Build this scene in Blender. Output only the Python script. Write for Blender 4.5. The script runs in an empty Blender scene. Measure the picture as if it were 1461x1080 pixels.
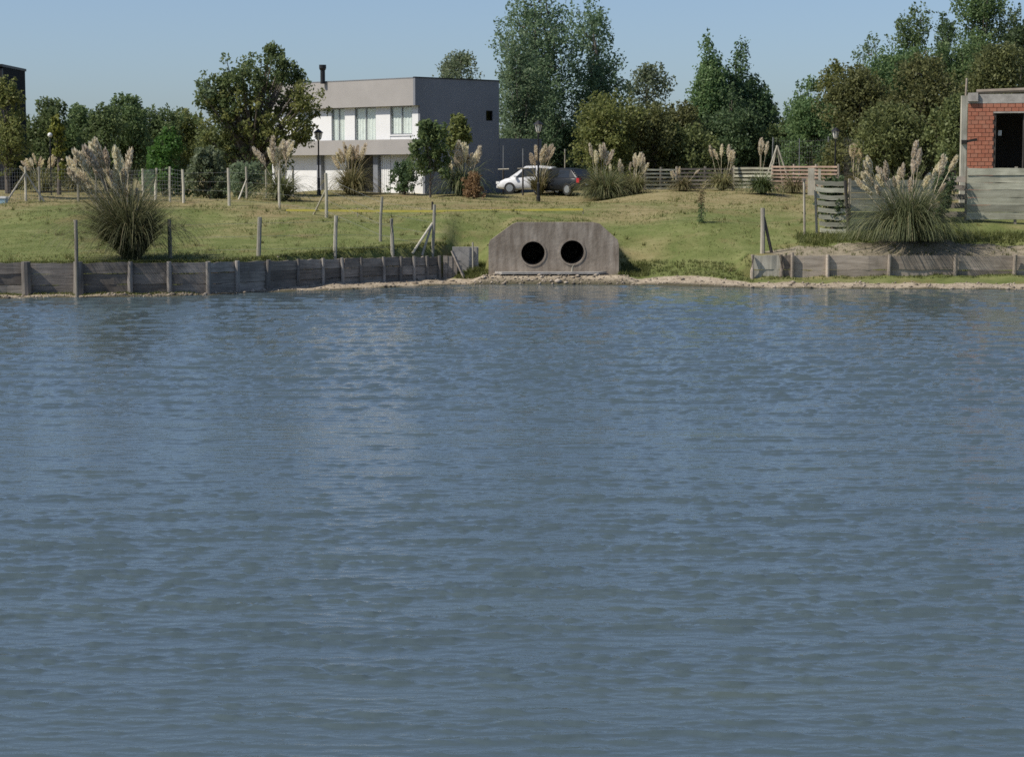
import bpy, math, random
import numpy as np
from mathutils import Vector, Matrix
from mathutils.geometry import tessellate_polygon

R = math.radians
sc = bpy.context.scene
col = sc.collection

# ------------------------------------------------------------------ camera
FPX, CX, CY, HZ = 2940.0, 730.5, 540.0, 245.0
CAMZ = 4.0
PITCH = math.atan((CY - HZ) / FPX)
cam_d = bpy.data.cameras.new('camera')
cam_d.sensor_width = 36.0
cam_d.lens = 36.0 * FPX / 1461.0
cam_d.clip_start = 0.1
cam_d.clip_end = 6000.0
cam = bpy.data.objects.new('camera', cam_d)
col.objects.link(cam)
cam.location = (0, 0, CAMZ)
cam.rotation_euler = (math.pi / 2 - PITCH, 0, 0)
sc.camera = cam

# ------------------------------------------------------------------ sky, sun, exposure
SUN_EL, SUN_ALPHA = R(49), R(21)            # from the left, a little towards the camera
to_sun = Vector((-math.cos(SUN_ALPHA) * math.cos(SUN_EL), -math.sin(SUN_ALPHA) * math.cos(SUN_EL), math.sin(SUN_EL)))
world = bpy.data.worlds.new('World')
sc.world = world
world.use_nodes = True
wn = world.node_tree.nodes
bg = wn['Background']
sky = wn.new('ShaderNodeTexSky')
sky.sky_type = 'NISHITA'
sky.sun_disc = False
sky.sun_elevation = SUN_EL
sky.sun_rotation = math.atan2(to_sun.x, to_sun.y)
sky.altitude = 0
sky.air_density = 0.8
sky.dust_density = 0.9
sky.ozone_density = 6.5
hs = wn.new('ShaderNodeHueSaturation')            # greys the whole sky evenly, so the water reflects less blue
hs.inputs['Saturation'].default_value = 0.88
world.node_tree.links.new(sky.outputs[0], hs.inputs['Color'])
world.node_tree.links.new(hs.outputs[0], bg.inputs[0])
bg.inputs[1].default_value = 0.112
sun_d = bpy.data.lights.new('sun', 'SUN')
sun_d.energy = 4.6
sun_d.angle = R(0.55)
sun_d.color = (1.0, 0.93, 0.82)
sun = bpy.data.objects.new('sun', sun_d)
col.objects.link(sun)
sun.rotation_euler = to_sun.to_track_quat('Z', 'Y').to_euler()
sc.view_settings.view_transform = 'Standard'
sc.view_settings.look = 'None'
sc.view_settings.exposure = 0.05
sc.view_settings.gamma = 1.0
sc.view_settings.use_curve_mapping = False
sc.cycles.max_bounces = 6
sc.cycles.transparent_max_bounces = 12
sc.cycles.filter_width = 1.6
sc.cycles.use_denoising = False

# ------------------------------------------------------------------ helpers
CP, SP = math.cos(PITCH), math.sin(PITCH)

def ray(px, py):
    x = (px - CX) / FPX
    v = -(py - CY) / FPX
    return Vector((x, CP + v * SP, -SP + v * CP))

def at(px, py, d):
    r = ray(px, py)
    return Vector((0, 0, CAMZ)) + r * (d / r.y)

def smooth(a, b, x):
    t = np.clip((x - a) / (b - a), 0, 1)
    return t * t * (3 - 2 * t)

# --- terrain shape
SHX = [-60, -16.2, -10.6, -9.3, -8.2, -6.0, -4.3, -2.1, -0.7, 2.9, 5.2, 9.0, 17.2, 60]
SHY = [56, 65.2, 66.5, 67.5, 68.6, 69.8, 71.4, 73.1, 73.35, 73.35, 72.7, 70.9, 70.1, 64]
WLX = [-60, -16.3, -10.0, -6.1, -2.25]          # left timber bulkhead, foot line
WLY = [62.2, 66.2, 67.4, 71.5, 74.6]
WRX = [8.5, 18.5, 60]                            # right timber bulkhead
WRY = [73.5, 73.6, 73.4]
HWX, HWY = 1.5, 74.5                             # culvert headwall

_rs = np.random.default_rng(5)
_nw = [(_rs.uniform(0.15, 1.1), _rs.uniform(0, 6.28), _rs.uniform(0, 6.28)) for _ in range(14)]

def bumps(x, y):
    s = 0
    for k, a, p in _nw:
        s = s + np.sin(k * (x * math.cos(a) + y * math.sin(a)) + p) * (0.16 / (0.6 + k * 1.3))
    return s / 3.2

def Hf(x, y):
    x = np.asarray(x, float); y = np.asarray(y, float)
    sh = np.interp(x, SHX, SHY)
    # lake bed and strand
    s = y - sh
    strand = np.where(s < 0, np.maximum(-1.6, s * 0.35), np.minimum(0.10 * s + 0.0, 0.34))
    strand = strand + np.where(s > 0, 0.02 * np.sin(x * 3.1 + y) + 0.015 * np.sin(x * 7.3 - y * 2), 0)
    hwz = smooth(3.1, 2.4, np.abs(x - HWX))
    strand = np.where(s > 0, strand * (1 - hwz) + np.minimum(.5 * s, .31 + .02 * np.sin(x * 5)) * hwz, strand)
    left = np.interp(y, [60, 68, 70, 75, 80, 86, 92, 118, 160], [1.0, 1.05, 1.12, 1.42, 1.95, 2.42, 2.6, 2.72, 2.75])
    mid = np.interp(y, [73.6, 74.6, 77, 80, 84, 90, 100, 118, 160], [0.0, 0.32, 0.95, 1.65, 2.25, 2.52, 2.62, 2.78, 2.8])
    right = np.interp(y, [71.6, 73, 74.2, 77, 79.5, 84, 90, 100, 115, 160], [0.0, 0.2, .55, 1.4, 2.05, 2.4, 2.62, 2.8, 3.02, 3.05])
    wl = np.interp(x, WLX, WLY)
    wr = np.interp(x, WRX, WRY)
    # left: behind the bulkhead only
    stepL = smooth(0.02, 0.30, y - wl - 0.05)
    zl = strand * (1 - stepL) + np.maximum(left, strand) * stepL
    stepR = smooth(0.02, 0.30, y - wr - 0.05)
    mound = 0.42 * smooth(0.3, 1.3, y - wr) * smooth(4.4, 2.2, y - wr) * (0.75 + 0.3 * np.sin(x * 0.9 + 1.0) + .12 * np.sin(x * 3.7) + .08 * np.sin(x * 7.9 + y * 3)) * smooth(9.0, 11.5, x)
    zrb = np.maximum(right, 0.98 + 0.06 * np.clip(y - wr, 0, 6)) + mound
    zr = strand * (1 - stepR) + zrb * stepR
    zm = np.where(s < 0, strand, np.maximum(np.minimum(mid, 9), np.minimum(strand, 0.30)))
    zmr = np.where(s < 0, strand, np.maximum(right, np.minimum(strand, 0.32)))
    # headwall backfill
    ax = np.abs(x - HWX)
    crest = np.interp(ax, [0, 1.42, 2.3, 3.2], [2.12, 2.12, 1.36, 0.0])
    bf = np.where(y < 86, crest * smooth(74.6, 74.86, y), -9)
    inside = smooth(74.55, 74.84, y)
    zfront = np.minimum(zm, 0.30)
    zc = np.maximum(zm * inside + zfront * (1 - inside) * 1.0, np.where(y > 74.55, bf, -9))
    near = ax < 2.32
    zm2 = np.where(near, zc, np.maximum(zm, np.where(y > 74.7, np.where(y < 84, np.interp(ax, [2.3, 3.6], [1.36, 0.0]) * smooth(75.0, 76.4, y), -9), -9)))
    wleft = smooth(-2.0, -2.5, x)
    wright = smooth(8.1, 8.5, x)
    wmr = smooth(4.0, 8.0, x)
    zmid = zm2 * (1 - wmr) + zmr * wmr
    z = zmid * (1 - wleft) * (1 - wright) + zl * wleft + zr * wright
    z = z + np.where(y > 76, bumps(x, y) * np.clip((y - 76) / 6, 0, 1), 0)
    # near bank where the photographer stands
    z = np.where(y < 9, np.maximum(z, -1.6 + 3.9 * smooth(8.5, 2.0, y)), z)
    return z

def H(x, y):
    return float(Hf(x, y))

def hit(px, py):
    r = ray(px, py)
    d = 60.0
    while d < 260:
        p = Vector((0, 0, CAMZ)) + r * (d / r.y)
        if p.z <= H(p.x, p.y):
            return p
        d += 0.08
    return p

def stand(px, d):
    x = at(px, 270, d).x
    return Vector((x, d, H(x, d)))

def ppm(d):
    return FPX / d

# ------------------------------------------------------------------ mesh builders
class MB:
    def __init__(self):
        self.v, self.f = [], []
    def add(self, V, F):
        n = len(self.v)
        self.v += [tuple(p) for p in V]
        self.f += [tuple(i + n for i in q) for q in F]
        return self
    def box(self, c, s, rz=0.0, rot=None):
        c = Vector(c)
        m = rot if rot is not None else Matrix.Rotation(rz, 3, 'Z')
        V = []
        for x in (-.5, .5):
            for y in (-.5, .5):
                for z in (-.5, .5):
                    V.append(c + m @ Vector((x * s[0], y * s[1], z * s[2])))
        F = [(0, 1, 3, 2), (4, 6, 7, 5), (0, 4, 5, 1), (2, 3, 7, 6), (0, 2, 6, 4), (1, 5, 7, 3)]
        return self.add(V, F)
    def tube(self, pts, rad, n=7, cap=True, start=0.0):
        pts = [Vector(p) for p in pts]
        V, F = [], []
        for i, p in enumerate(pts):
            t = (pts[min(i + 1, len(pts) - 1)] - pts[max(i - 1, 0)]).normalized()
            a = t.cross(Vector((0, 0, 1)))
            if a.length < 0.05:
                a = t.cross(Vector((1, 0, 0)))
            a.normalize(); b = t.cross(a)
            r = rad[i] if hasattr(rad, '__len__') else rad
            for k in range(n):
                w = start + 2 * math.pi * k / n
                V.append(p + a * math.cos(w) * r + b * math.sin(w) * r)
        for i in range(len(pts) - 1):
            for k in range(n):
                k2 = (k + 1) % n
                F.append((i * n + k, i * n + k2, (i + 1) * n + k2, (i + 1) * n + k))
        if cap:
            F.append(tuple(range(n - 1, -1, -1)))
            F.append(tuple((len(pts) - 1) * n + k for k in range(n)))
        return self.add(V, F)
    def prism(self, poly, ax, lo, hi):
        """poly: 2D points; ax: function (a,b,t)->xyz"""
        n = len(poly)
        V = [ax(a, b, lo) for a, b in poly] + [ax(a, b, hi) for a, b in poly]
        F = [tuple(range(n - 1, -1, -1)), tuple(range(n, 2 * n))]
        for i in range(n):
            j = (i + 1) % n
            F.append((i, j, n + j, n + i))
        return self.add(V, F)
    def mesh(self, name):
        me = bpy.data.meshes.new(name)
        me.from_pydata(self.v, [], self.f)
        me.validate(); me.update()
        return me
    def build(self, name, mat, parent=None, loc=None, rz=0.0, smooth=False):
        me = self.mesh(name)
        if smooth:
            for p in me.polygons: p.use_smooth = True
        return link(name, me, mat, parent, loc, rz)

def link(name, me, mat, parent=None, loc=None, rz=0.0):
    o = bpy.data.objects.new(name, me)
    if mat is not None and not me.materials:
        me.materials.append(mat)
    col.objects.link(o)
    if parent is not None: o.parent = parent
    if loc is not None: o.location = loc
    if rz: o.rotation_euler = (0, 0, rz)
    return o

def mesh_np(name, V, F, smooth=False):
    me = bpy.data.meshes.new(name)
    nv, nf, k = len(V), len(F), F.shape[1]
    me.vertices.add(nv); me.loops.add(nf * k); me.polygons.add(nf)
    me.vertices.foreach_set('co', np.asarray(V, np.float32).ravel())
    me.loops.foreach_set('vertex_index', np.asarray(F, np.int32).ravel())
    me.polygons.foreach_set('loop_start', np.arange(0, nf * k, k, dtype=np.int32))
    me.polygons.foreach_set('loop_total', np.full(nf, k, np.int32))
    if smooth:
        me.polygons.foreach_set('use_smooth', np.ones(nf, bool))
    me.update(calc_edges=True)
    return me

def tag(o, label=None, cat=None, group=None, kind=None):
    if label: o['label'] = label
    if cat: o['category'] = cat
    if group: o['group'] = group
    if kind: o['kind'] = kind
    return o

def thing(name, loc, label, cat, group=None, rz=0.0):
    o = bpy.data.objects.new(name, None)
    o.empty_display_size = 0.3
    col.objects.link(o)
    o.location = loc
    o.rotation_euler = (0, 0, rz)
    return tag(o, label, cat, group)

# ------------------------------------------------------------------ materials
class NT:
    def __init__(self, name):
        self.m = bpy.data.materials.new(name)
        self.m.use_nodes = True
        self.t = self.m.node_tree
        self.n = self.t.nodes
        self.b = self.n['Principled BSDF']
        self.out = self.n['Material Output']
    def node(self, ty, **kw):
        nd = self.n.new(ty)
        for k, v in kw.items(): setattr(nd, k, v)
        return nd
    def l(self, a, b): self.t.links.new(a, b)
    def coord(self, kind='Object', scale=(1, 1, 1)):
        tc = self.node('ShaderNodeTexCoord')
        mp = self.node('ShaderNodeMapping')
        mp.inputs['Scale'].default_value = scale
        self.l(tc.outputs[kind], mp.inputs[0])
        return mp.outputs[0]
    def worldpos(self, scale=(1, 1, 1)):
        g = self.node('ShaderNodeNewGeometry')
        mp = self.node('ShaderNodeMapping')
        mp.inputs['Scale'].default_value = scale
        self.l(g.outputs['Position'], mp.inputs[0])
        return mp.outputs[0]
    def noise(self, vec, scale, detail=4, rough=.55):
        nd = self.node('ShaderNodeTexNoise')
        nd.inputs['Scale'].default_value = scale
        nd.inputs['Detail'].default_value = detail
        nd.inputs['Roughness'].default_value = rough
        if vec is not None: self.l(vec, nd.inputs['Vector'])
        return nd.outputs['Fac']
    def ramp(self, fac, stops):
        r = self.node('ShaderNodeValToRGB')
        el = r.color_ramp.elements
        while len(el) < len(stops): el.new(0.5)
        for e, (p, c) in zip(el, stops):
            e.position = p; e.color = (*c, 1) if len(c) == 3 else c
        self.l(fac, r.inputs[0])
        return r.outputs[0]
    def mix(self, fac, a, b, mode='MIX'):
        m = self.node('ShaderNodeMix', data_type='RGBA', blend_type=mode)
        for s, v in ((0, fac), (6, a), (7, b)):
            if isinstance(v, (int, float)): m.inputs[s].default_value = v
            elif isinstance(v, tuple): m.inputs[s].default_value = (*v, 1)
            else: self.l(v, m.inputs[s])
        return m.outputs[2]
    def math(self, op, a, b=None):
        m = self.node('ShaderNodeMath', operation=op)
        for i, v in enumerate((a, b)):
            if v is None: continue
            if isinstance(v, (int, float)): m.inputs[i].default_value = v
            else: self.l(v, m.inputs[i])
        return m.outputs[0]
    def bump(self, h, strength=.4, dist=.02):
        b = self.node('ShaderNodeBump')
        b.inputs['Strength'].default_value = strength
        b.inputs['Distance'].default_value = dist
        self.l(h, b.inputs['Height'])
        self.l(b.outputs[0], self.b.inputs['Normal'])
    def set(self, color=None, rough=.7, metal=0.0, spec=None):
        if isinstance(color, tuple): self.b.inputs['Base Color'].default_value = (*color, 1)
        elif color is not None: self.l(color, self.b.inputs['Base Color'])
        self.b.inputs['Roughness'].default_value = rough
        self.b.inputs['Metallic'].default_value = metal
        if spec is not None: self.b.inputs['Specular IOR Level'].default_value = spec
        return self.m

def plain(name, c, rough=.7, metal=0.0, vary=.12, scale=3.0, spec=None):
    t = NT(name)
    f = t.noise(t.worldpos(), scale, 5, .6)
    a = tuple(max(0, x * (1 - vary * 1.6)) for x in c); b = tuple(min(1, x * (1 + vary)) for x in c)
    t.set(t.ramp(f, [(.3, a), (.7, b)]), rough, metal, spec)
    return t.m

def wood(name, c0, c1, c2, along='x', grain=18):
    t = NT(name)
    s = {'x': (0.6, 8, 8), 'z': (8, 8, 0.6)}[along]
    v = t.coord('Object', s)
    oi = t.node('ShaderNodeObjectInfo')
    add = t.node('ShaderNodeVectorMath', operation='ADD')
    t.l(v, add.inputs[0]); 
    sc_ = t.math('MULTIPLY', oi.outputs['Random'], 40.0)
    cmb = t.node('ShaderNodeCombineXYZ')
    for i in range(3): t.l(sc_, cmb.inputs[i])
    t.l(cmb.outputs[0], add.inputs[1])
    g = t.noise(add.outputs[0], 2.2, 6, .65)
    colr = t.ramp(g, [(.25, c0), (.5, c1), (.75, c2)])
    val = t.math('ADD', t.math('MULTIPLY', oi.outputs['Random'], .8), .6)
    hsv = t.node('ShaderNodeHueSaturation')
    t.l(val, hsv.inputs['Value']); t.l(colr, hsv.inputs['Color'])
    big = t.noise(t.worldpos((1, 1, 1)), 1.3, 3)
    c = t.mix(t.ramp(big, [(.45, (0, 0, 0)), (.7, (.5, .5, .5))]), hsv.outputs[0], tuple(x * .55 for x in c0))
    t.bump(g, .35, .01)
    return t.set(c, .85, spec=.25)

def leaf(name, dark, light, trans=.35, dry=None, dryamt=0.0):
    t = NT(name)
    g = t.node('ShaderNodeNewGeometry')
    oi = t.node('ShaderNodeObjectInfo')
    stops = [(0, dark), (1.0 - dryamt, light)]
    if dry: stops.append((1.0, dry))
    c = t.ramp(g.outputs['Random Per Island'], stops)
    hsv = t.node('ShaderNodeHueSaturation')
    t.l(t.math('ADD', t.math('MULTIPLY', oi.outputs['Random'], .035), .483), hsv.inputs['Hue'])
    t.l(t.math('ADD', t.math('MULTIPLY', oi.outputs['Random'], .3), .85), hsv.inputs['Value'])
    t.l(c, hsv.inputs['Color'])
    t.set(hsv.outputs[0], .55, spec=.3)
    tr = t.node('ShaderNodeBsdfTranslucent')
    t.l(hsv.outputs[0], tr.inputs[0])
    mx = t.node('ShaderNodeMixShader')
    mx.inputs[0].default_value = trans
    t.l(t.b.outputs[0], mx.inputs[1]); t.l(tr.outputs[0], mx.inputs[2]); t.l(mx.outputs[0], t.out.inputs[0])
    return t.m

def glass(name, tint=(.75, .85, .85), rough=.02):
    t = NT(name)
    tp = t.node('ShaderNodeBsdfTransparent'); tp.inputs[0].default_value = (*tint, 1)
    gl = t.node('ShaderNodeBsdfGlossy'); gl.inputs['Roughness'].default_value = rough
    fr = t.node('ShaderNodeLayerWeight'); fr.inputs[0].default_value = .5
    mx = t.node('ShaderNodeMixShader')
    t.l(t.math('ADD', t.math('MULTIPLY', t.math('POWER', fr.outputs['Facing'], 3.5), .7), .04), mx.inputs[0])
    t.l(tp.outputs[0], mx.inputs[1]); t.l(gl.outputs[0], mx.inputs[2]); t.l(mx.outputs[0], t.out.inputs[0])
    return t.m

M = {}
M['leaf_olive'] = leaf('leaf_olive', (0.113, 0.136, 0.041), (0.270, 0.270, 0.093), .52)
M['leaf_yellow'] = leaf('leaf_yellow', (0.143, 0.175, 0.032), (0.270, 0.270, 0.062))
M['leaf_dark'] = leaf('leaf_dark', (0.057, 0.102, 0.049), (0.148, 0.216, 0.094), .46)
M['leaf_green'] = leaf('leaf_green', (.09, .15, .06), (.22, .29, .12), .52)
M['leaf_poplar'] = leaf('leaf_poplar', (.105, .18, .092), (.25, .33, .19), .54)
M['leaf_grey'] = leaf('leaf_grey', (.12, .165, .085), (.25, .29, .18), .48)
M['leaf_brown'] = leaf('leaf_brown', (0.099, 0.120, 0.046), (0.239, 0.260, 0.102), .48)
M['leaf_dry'] = leaf('leaf_dry', (0.157, 0.123, 0.056), (0.269, 0.213, 0.101), .42)
M['leaf_bright'] = leaf('leaf_bright', (0.052, 0.153, 0.030), (0.123, 0.270, 0.062), .47)
M['leaf_rust'] = leaf('leaf_rust', (.2, .12, .06), (.34, .23, .12), .4)
M['blade'] = leaf('blade', (.09, .108, .045), (.21, .23, .105), .35, (.34, .29, .16), .15)
M['blade_dark'] = leaf('blade_dark', (.085, .102, .048), (.2, .215, .105), .38, (.34, .3, .17), .16)
M['blade_green'] = leaf('blade_green', (.05, .075, .024), (.13, .17, .06), .25)
M['blade_dry'] = leaf('blade_dry', (.12, .12, .05), (.26, .245, .115), .35, (.4, .33, .19), .25)
M['plume'] = leaf('plume', (.68, .6, .44), (.87, .8, .64), .45)
M['plume_pink'] = leaf('plume_pink', (.58, .47, .33), (.8, .69, .52), .4)
M['plume_white'] = leaf('plume_white', (.7, .63, .48), (.88, .82, .67), .45)
M['grass'] = leaf('grass', (.1, .125, .03), (.22, .23, .075), .3, (.38, .32, .16), .3)
M['grass_green'] = leaf('grass_green', (.085, .11, .03), (.19, .205, .065), .35)
M['bark'] = plain('bark', (.12, .1, .08), .9, vary=.4, scale=6)
M['bark_grey'] = plain('bark_grey', (.16, .14, .12), .9, vary=.35, scale=6)
M['wood_grey'] = wood('wood_grey', (.14, .122, .102), (.275, .242, .207), (.41, .36, .305))
M['wood_pale'] = wood('wood_pale', (.3, .29, .21), (.46, .45, .345), (.58, .565, .45))
M['wood_pole'] = wood('wood_pole', (.17, .15, .12), (.3, .27, .215), (.42, .38, .31), 'z')
M['wood_post_pale'] = wood('wood_post_pale', (.3, .28, .22), (.46, .43, .35), (.58, .55, .46), 'z')
M['wood_pink'] = wood('wood_pink', (.17, .12, .09), (.33, .235, .18), (.5, .38, .3))
M['wood_tan'] = wood('wood_tan', (.2, .165, .13), (.33, .28, .225), (.44, .38, .31))
M['wood_pile'] = wood('wood_pile', (.14, .125, .11), (.26, .238, .21), (.38, .345, .31), 'z')
M['wood_dark'] = wood('wood_dark', (.03, .028, .026), (.06, .055, .05), (.1, .09, .08), 'z')
M['white'] = plain('white', (.74, .745, .74), .6, vary=.03, scale=1)
M['render_grey'] = plain('render_grey', (.335, .318, .3), .8, vary=.05, scale=.8)
M['charcoal'] = plain('charcoal', (.2, .214, .24), .8, vary=.07, scale=.6)
M['black_metal'] = plain('black_metal', (.02, .02, .022), .5, .3)
M['alu'] = plain('alu', (.35, .36, .37), .4, .6, vary=.05)
M['curtain'] = plain('curtain', (.82, .84, .81), .9, vary=.06)
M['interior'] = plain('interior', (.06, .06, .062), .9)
M['glass'] = glass('glass', (.95, .97, .96))
M['dark_glass'] = glass('dark_glass', (.12, .14, .15))
M['black_wall'] = plain('black_wall', (.008, .011, .014), .85, spec=.2)
M['tape'] = plain('tape', (.6, .52, .1), .5, vary=.12, scale=2)
def make_brick():
    t = NT('brick')
    oi = t.node('ShaderNodeObjectInfo')
    c = t.ramp(oi.outputs['Random'], [(0, (.3, .1, .058)), (.4, (.35, .125, .075)), (.75, (.39, .15, .092)), (1, (.33, .14, .09))])
    n = t.noise(t.worldpos(), 9, 5, .7)
    c = t.mix(t.ramp(n, [(.45, (0, 0, 0)), (.75, (.6, .6, .6))]), c, (.42, .22, .15))
    t.bump(n, .4, .01)
    return t.set(c, .92)
M['brick'] = make_brick()
M['mortar'] = plain('mortar', (.36, .22, .165), .95, vary=.2)
M['cement'] = plain('cement', (.36, .34, .31), .9, vary=.2, scale=4)
M['steel'] = plain('steel', (.3, .31, .31), .5, .5)
M['carwhite'] = plain('carwhite', (.72, .73, .74), .25, vary=.01)
M['cardark'] = plain('cardark', (.012, .015, .02), .38, vary=.02, spec=.3)
M['tyre'] = plain('tyre', (.02, .02, .02), .9)
M['rim'] = plain('rim', (.45, .46, .47), .3, .8)
M['redlamp'] = plain('redlamp', (.5, .02, .03), .2)
M['clearlamp'] = plain('clearlamp', (.75, .77, .78), .15)
M['frosted'] = plain('frosted', (.75, .74, .68), .4)
M['bluebox'] = plain('bluebox', (.3, .44, .52), .5)

def make_concrete():
    t = NT('concrete')
    w = t.worldpos()
    a = t.noise(w, 1.1, 5, .6); b = t.noise(t.worldpos((3, 3, .5)), 1.6, 5, .6)
    c = t.ramp(a, [(.3, (.25, .207, .16)), (.5, (.36, .305, .243)), (.72, (.45, .39, .318))])
    c = t.mix(t.ramp(b, [(.42, (0, 0, 0)), (.68, (.75, .75, .75))]), c, (.165, .128, .095))
    t.bump(t.noise(w, 9, 5), .5, .02)
    return t.set(c, .92, spec=.2)
M['concrete'] = make_concrete()

def make_ground():
    t = NT('ground')
    w = t.worldpos()
    def attr(n):
        a = t.node('ShaderNodeAttribute'); a.attribute_name = n
        return a.outputs['Fac']
    big = t.noise(w, .22, 4, .6); med = t.noise(w, .9, 5, .65); fine = t.noise(t.worldpos((1, .6, 1)), 7, 5, .7)
    green = t.ramp(med, [(.3, (.1, .13, .038)), (.5, (.15, .178, .06)), (.72, (.225, .235, .098))])
    tan = t.ramp(med, [(.3, (.21, .175, .08)), (.55, (.3, .25, .13)), (.75, (.37, .31, .175))])
    dry = t.math('ADD', attr('dry'), t.math('MULTIPLY', t.math('SUBTRACT', big, .5), 1.9))
    f = t.ramp(dry, [(.32, (0, 0, 0)), (.72, (1, 1, 1))])
    c = t.mix(f, green, tan)
    pat = t.noise(t.worldpos((1, .7, 1)), .55, 4, .6)
    c = t.mix(t.ramp(pat, [(.55, (0, 0, 0)), (.68, (.5, .5, .5))]), c, (.24, .17, .09))
    c = t.mix(t.math('MULTIPLY', fine, .45), c, (.08, .085, .03))
    sandc = t.ramp(t.mix(.55, t.noise(w, 2.6, 6, .7), t.noise(t.worldpos((1, .5, 1)), 11, 4, .8)), [(.34, (.17, .138, .095)), (.5, (.34, .285, .21)), (.64, (.49, .42, .325))])
    wet = t.mix(attr('wet'), sandc, (.075, .07, .045))
    sf = t.math('ADD', attr('sand'), t.math('MULTIPLY', t.math('SUBTRACT', med, .5), 1.1))
    c = t.mix(t.ramp(sf, [(.42, (0, 0, 0)), (.6, (1, 1, 1))]), c, wet)
    dirtc = t.ramp(t.noise(w, 3.2, 6, .7), [(.3, (.17, .145, .1)), (.7, (.31, .27, .195))])
    df = t.math('ADD', attr('dirt'), t.math('MULTIPLY', t.math('SUBTRACT', med, .5), 1.1))
    c = t.mix(t.ramp(df, [(.42, (0, 0, 0)), (.62, (1, 1, 1))]), c, dirtc)
    t.bump(fine, .8, .05)
    return t.set(c, .95, spec=.1)
M['ground'] = make_ground()

def make_water():
    t = NT('water')
    w1 = t.worldpos((1.6, 4.2, 1)); w2 = t.worldpos((4.5, 10, 1))
    n1 = t.noise(w1, 1.7, 4, .6); n2 = t.noise(w2, 1.6, 3, .6)
    h = t.math('ADD', n1, t.math('MULTIPLY', n2, .4))
    t.bump(h, .5, .019)
    big = t.noise(t.worldpos((.12, .5, 1)), 1.0, 3)
    c = t.ramp(big, [(.35, (.064, .092, .106)), (.62, (.068, .096, .106)), (.8, (.078, .102, .092))])
    t.set(c, .05)
    t.b.inputs['IOR'].default_value = 1.333
    return t.m
M['water'] = make_water()

# ------------------------------------------------------------------ ground sheet
def build_ground():
    xs = np.concatenate([[-3000, -1500, -700, -300, -160, -100, -70, -50, -40, -33], np.arange(-28, 28.01, .25), [33, 40, 50, 70, 100, 160, 300, 700, 1500, 3000]])
    ys = np.concatenate([[-800, -300, -100, -40, -15, -5, 0, 2, 3.5, 5, 7, 9, 14, 30, 45, 55], np.arange(58, 64, .5), np.arange(64, 77.4, .11),
                         np.arange(77.5, 95, .35), np.arange(95, 140, 1.2), [142, 150, 170, 200, 260, 400, 700, 1300, 2500, 4500]])
    X, Y = np.meshgrid(xs, ys)
    Z = Hf(X, Y)
    far = np.abs(X) > 60
    Z = np.where(far & (Y < 60) & (Y > 9), -1.6, Z)
    nx, ny = len(xs), len(ys)
    V = np.stack([X, Y, Z], -1).reshape(-1, 3)
    I = np.arange(nx * ny).reshape(ny, nx)
    F = np.stack([I[:-1, :-1], I[:-1, 1:], I[1:, 1:], I[1:, :-1]], -1).reshape(-1, 4)
    C = V[F].mean(1)
    # opening of the two culvert pipes
    cut = (np.abs(C[:, 0] - HWX) < 1.45) & (C[:, 1] > 74.5) & (C[:, 1] < 74.92)
    F = F[~cut]
    me = mesh_np('ground', V, F, True)
    x, y = V[:, 0], V[:, 1]
    sh = np.interp(x, SHX, SHY); s = y - sh
    wl = np.interp(x, WLX, WLY); wr = np.interp(x, WRX, WRY)
    wid = np.interp(x, [-30, -11, -9, -3, -2, 3, 6, 9, 30], [.8, .8, 2.0, 2.2, 1.1, 1.0, 1.5, 1.3, 1.5])
    sand = smooth(wid + .5, wid - .5, s) * (V[:, 2] < .6)
    wet = smooth(.55, .05, s)
    dirt = .8 * smooth(0.0, .4, y - wr) * smooth(3.0, 1.6, y - wr) * smooth(8.6, 9.6, x)
    dirt = np.maximum(dirt, .42 * smooth(109, 114, y) * smooth(119, 116, y))
    dry = np.interp(y, [66, 74, 82, 90, 100, 125], [.30, .36, .42, .66, .82, .8])
    dry = dry - .12 * smooth(-4, -10, x) * (y < 88)
    for n, a in (('sand', sand), ('wet', wet), ('dirt', dirt), ('dry', dry)):
        at_ = me.attributes.new(n, 'FLOAT', 'POINT')
        at_.data.foreach_set('value', a.astype(np.float32))
    o = link('ground', me, M['ground'])
    tag(o, 'grassy lawn and sloping bank with pale sandy strand at the waterline', 'ground', kind='structure')
build_ground()

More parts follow.
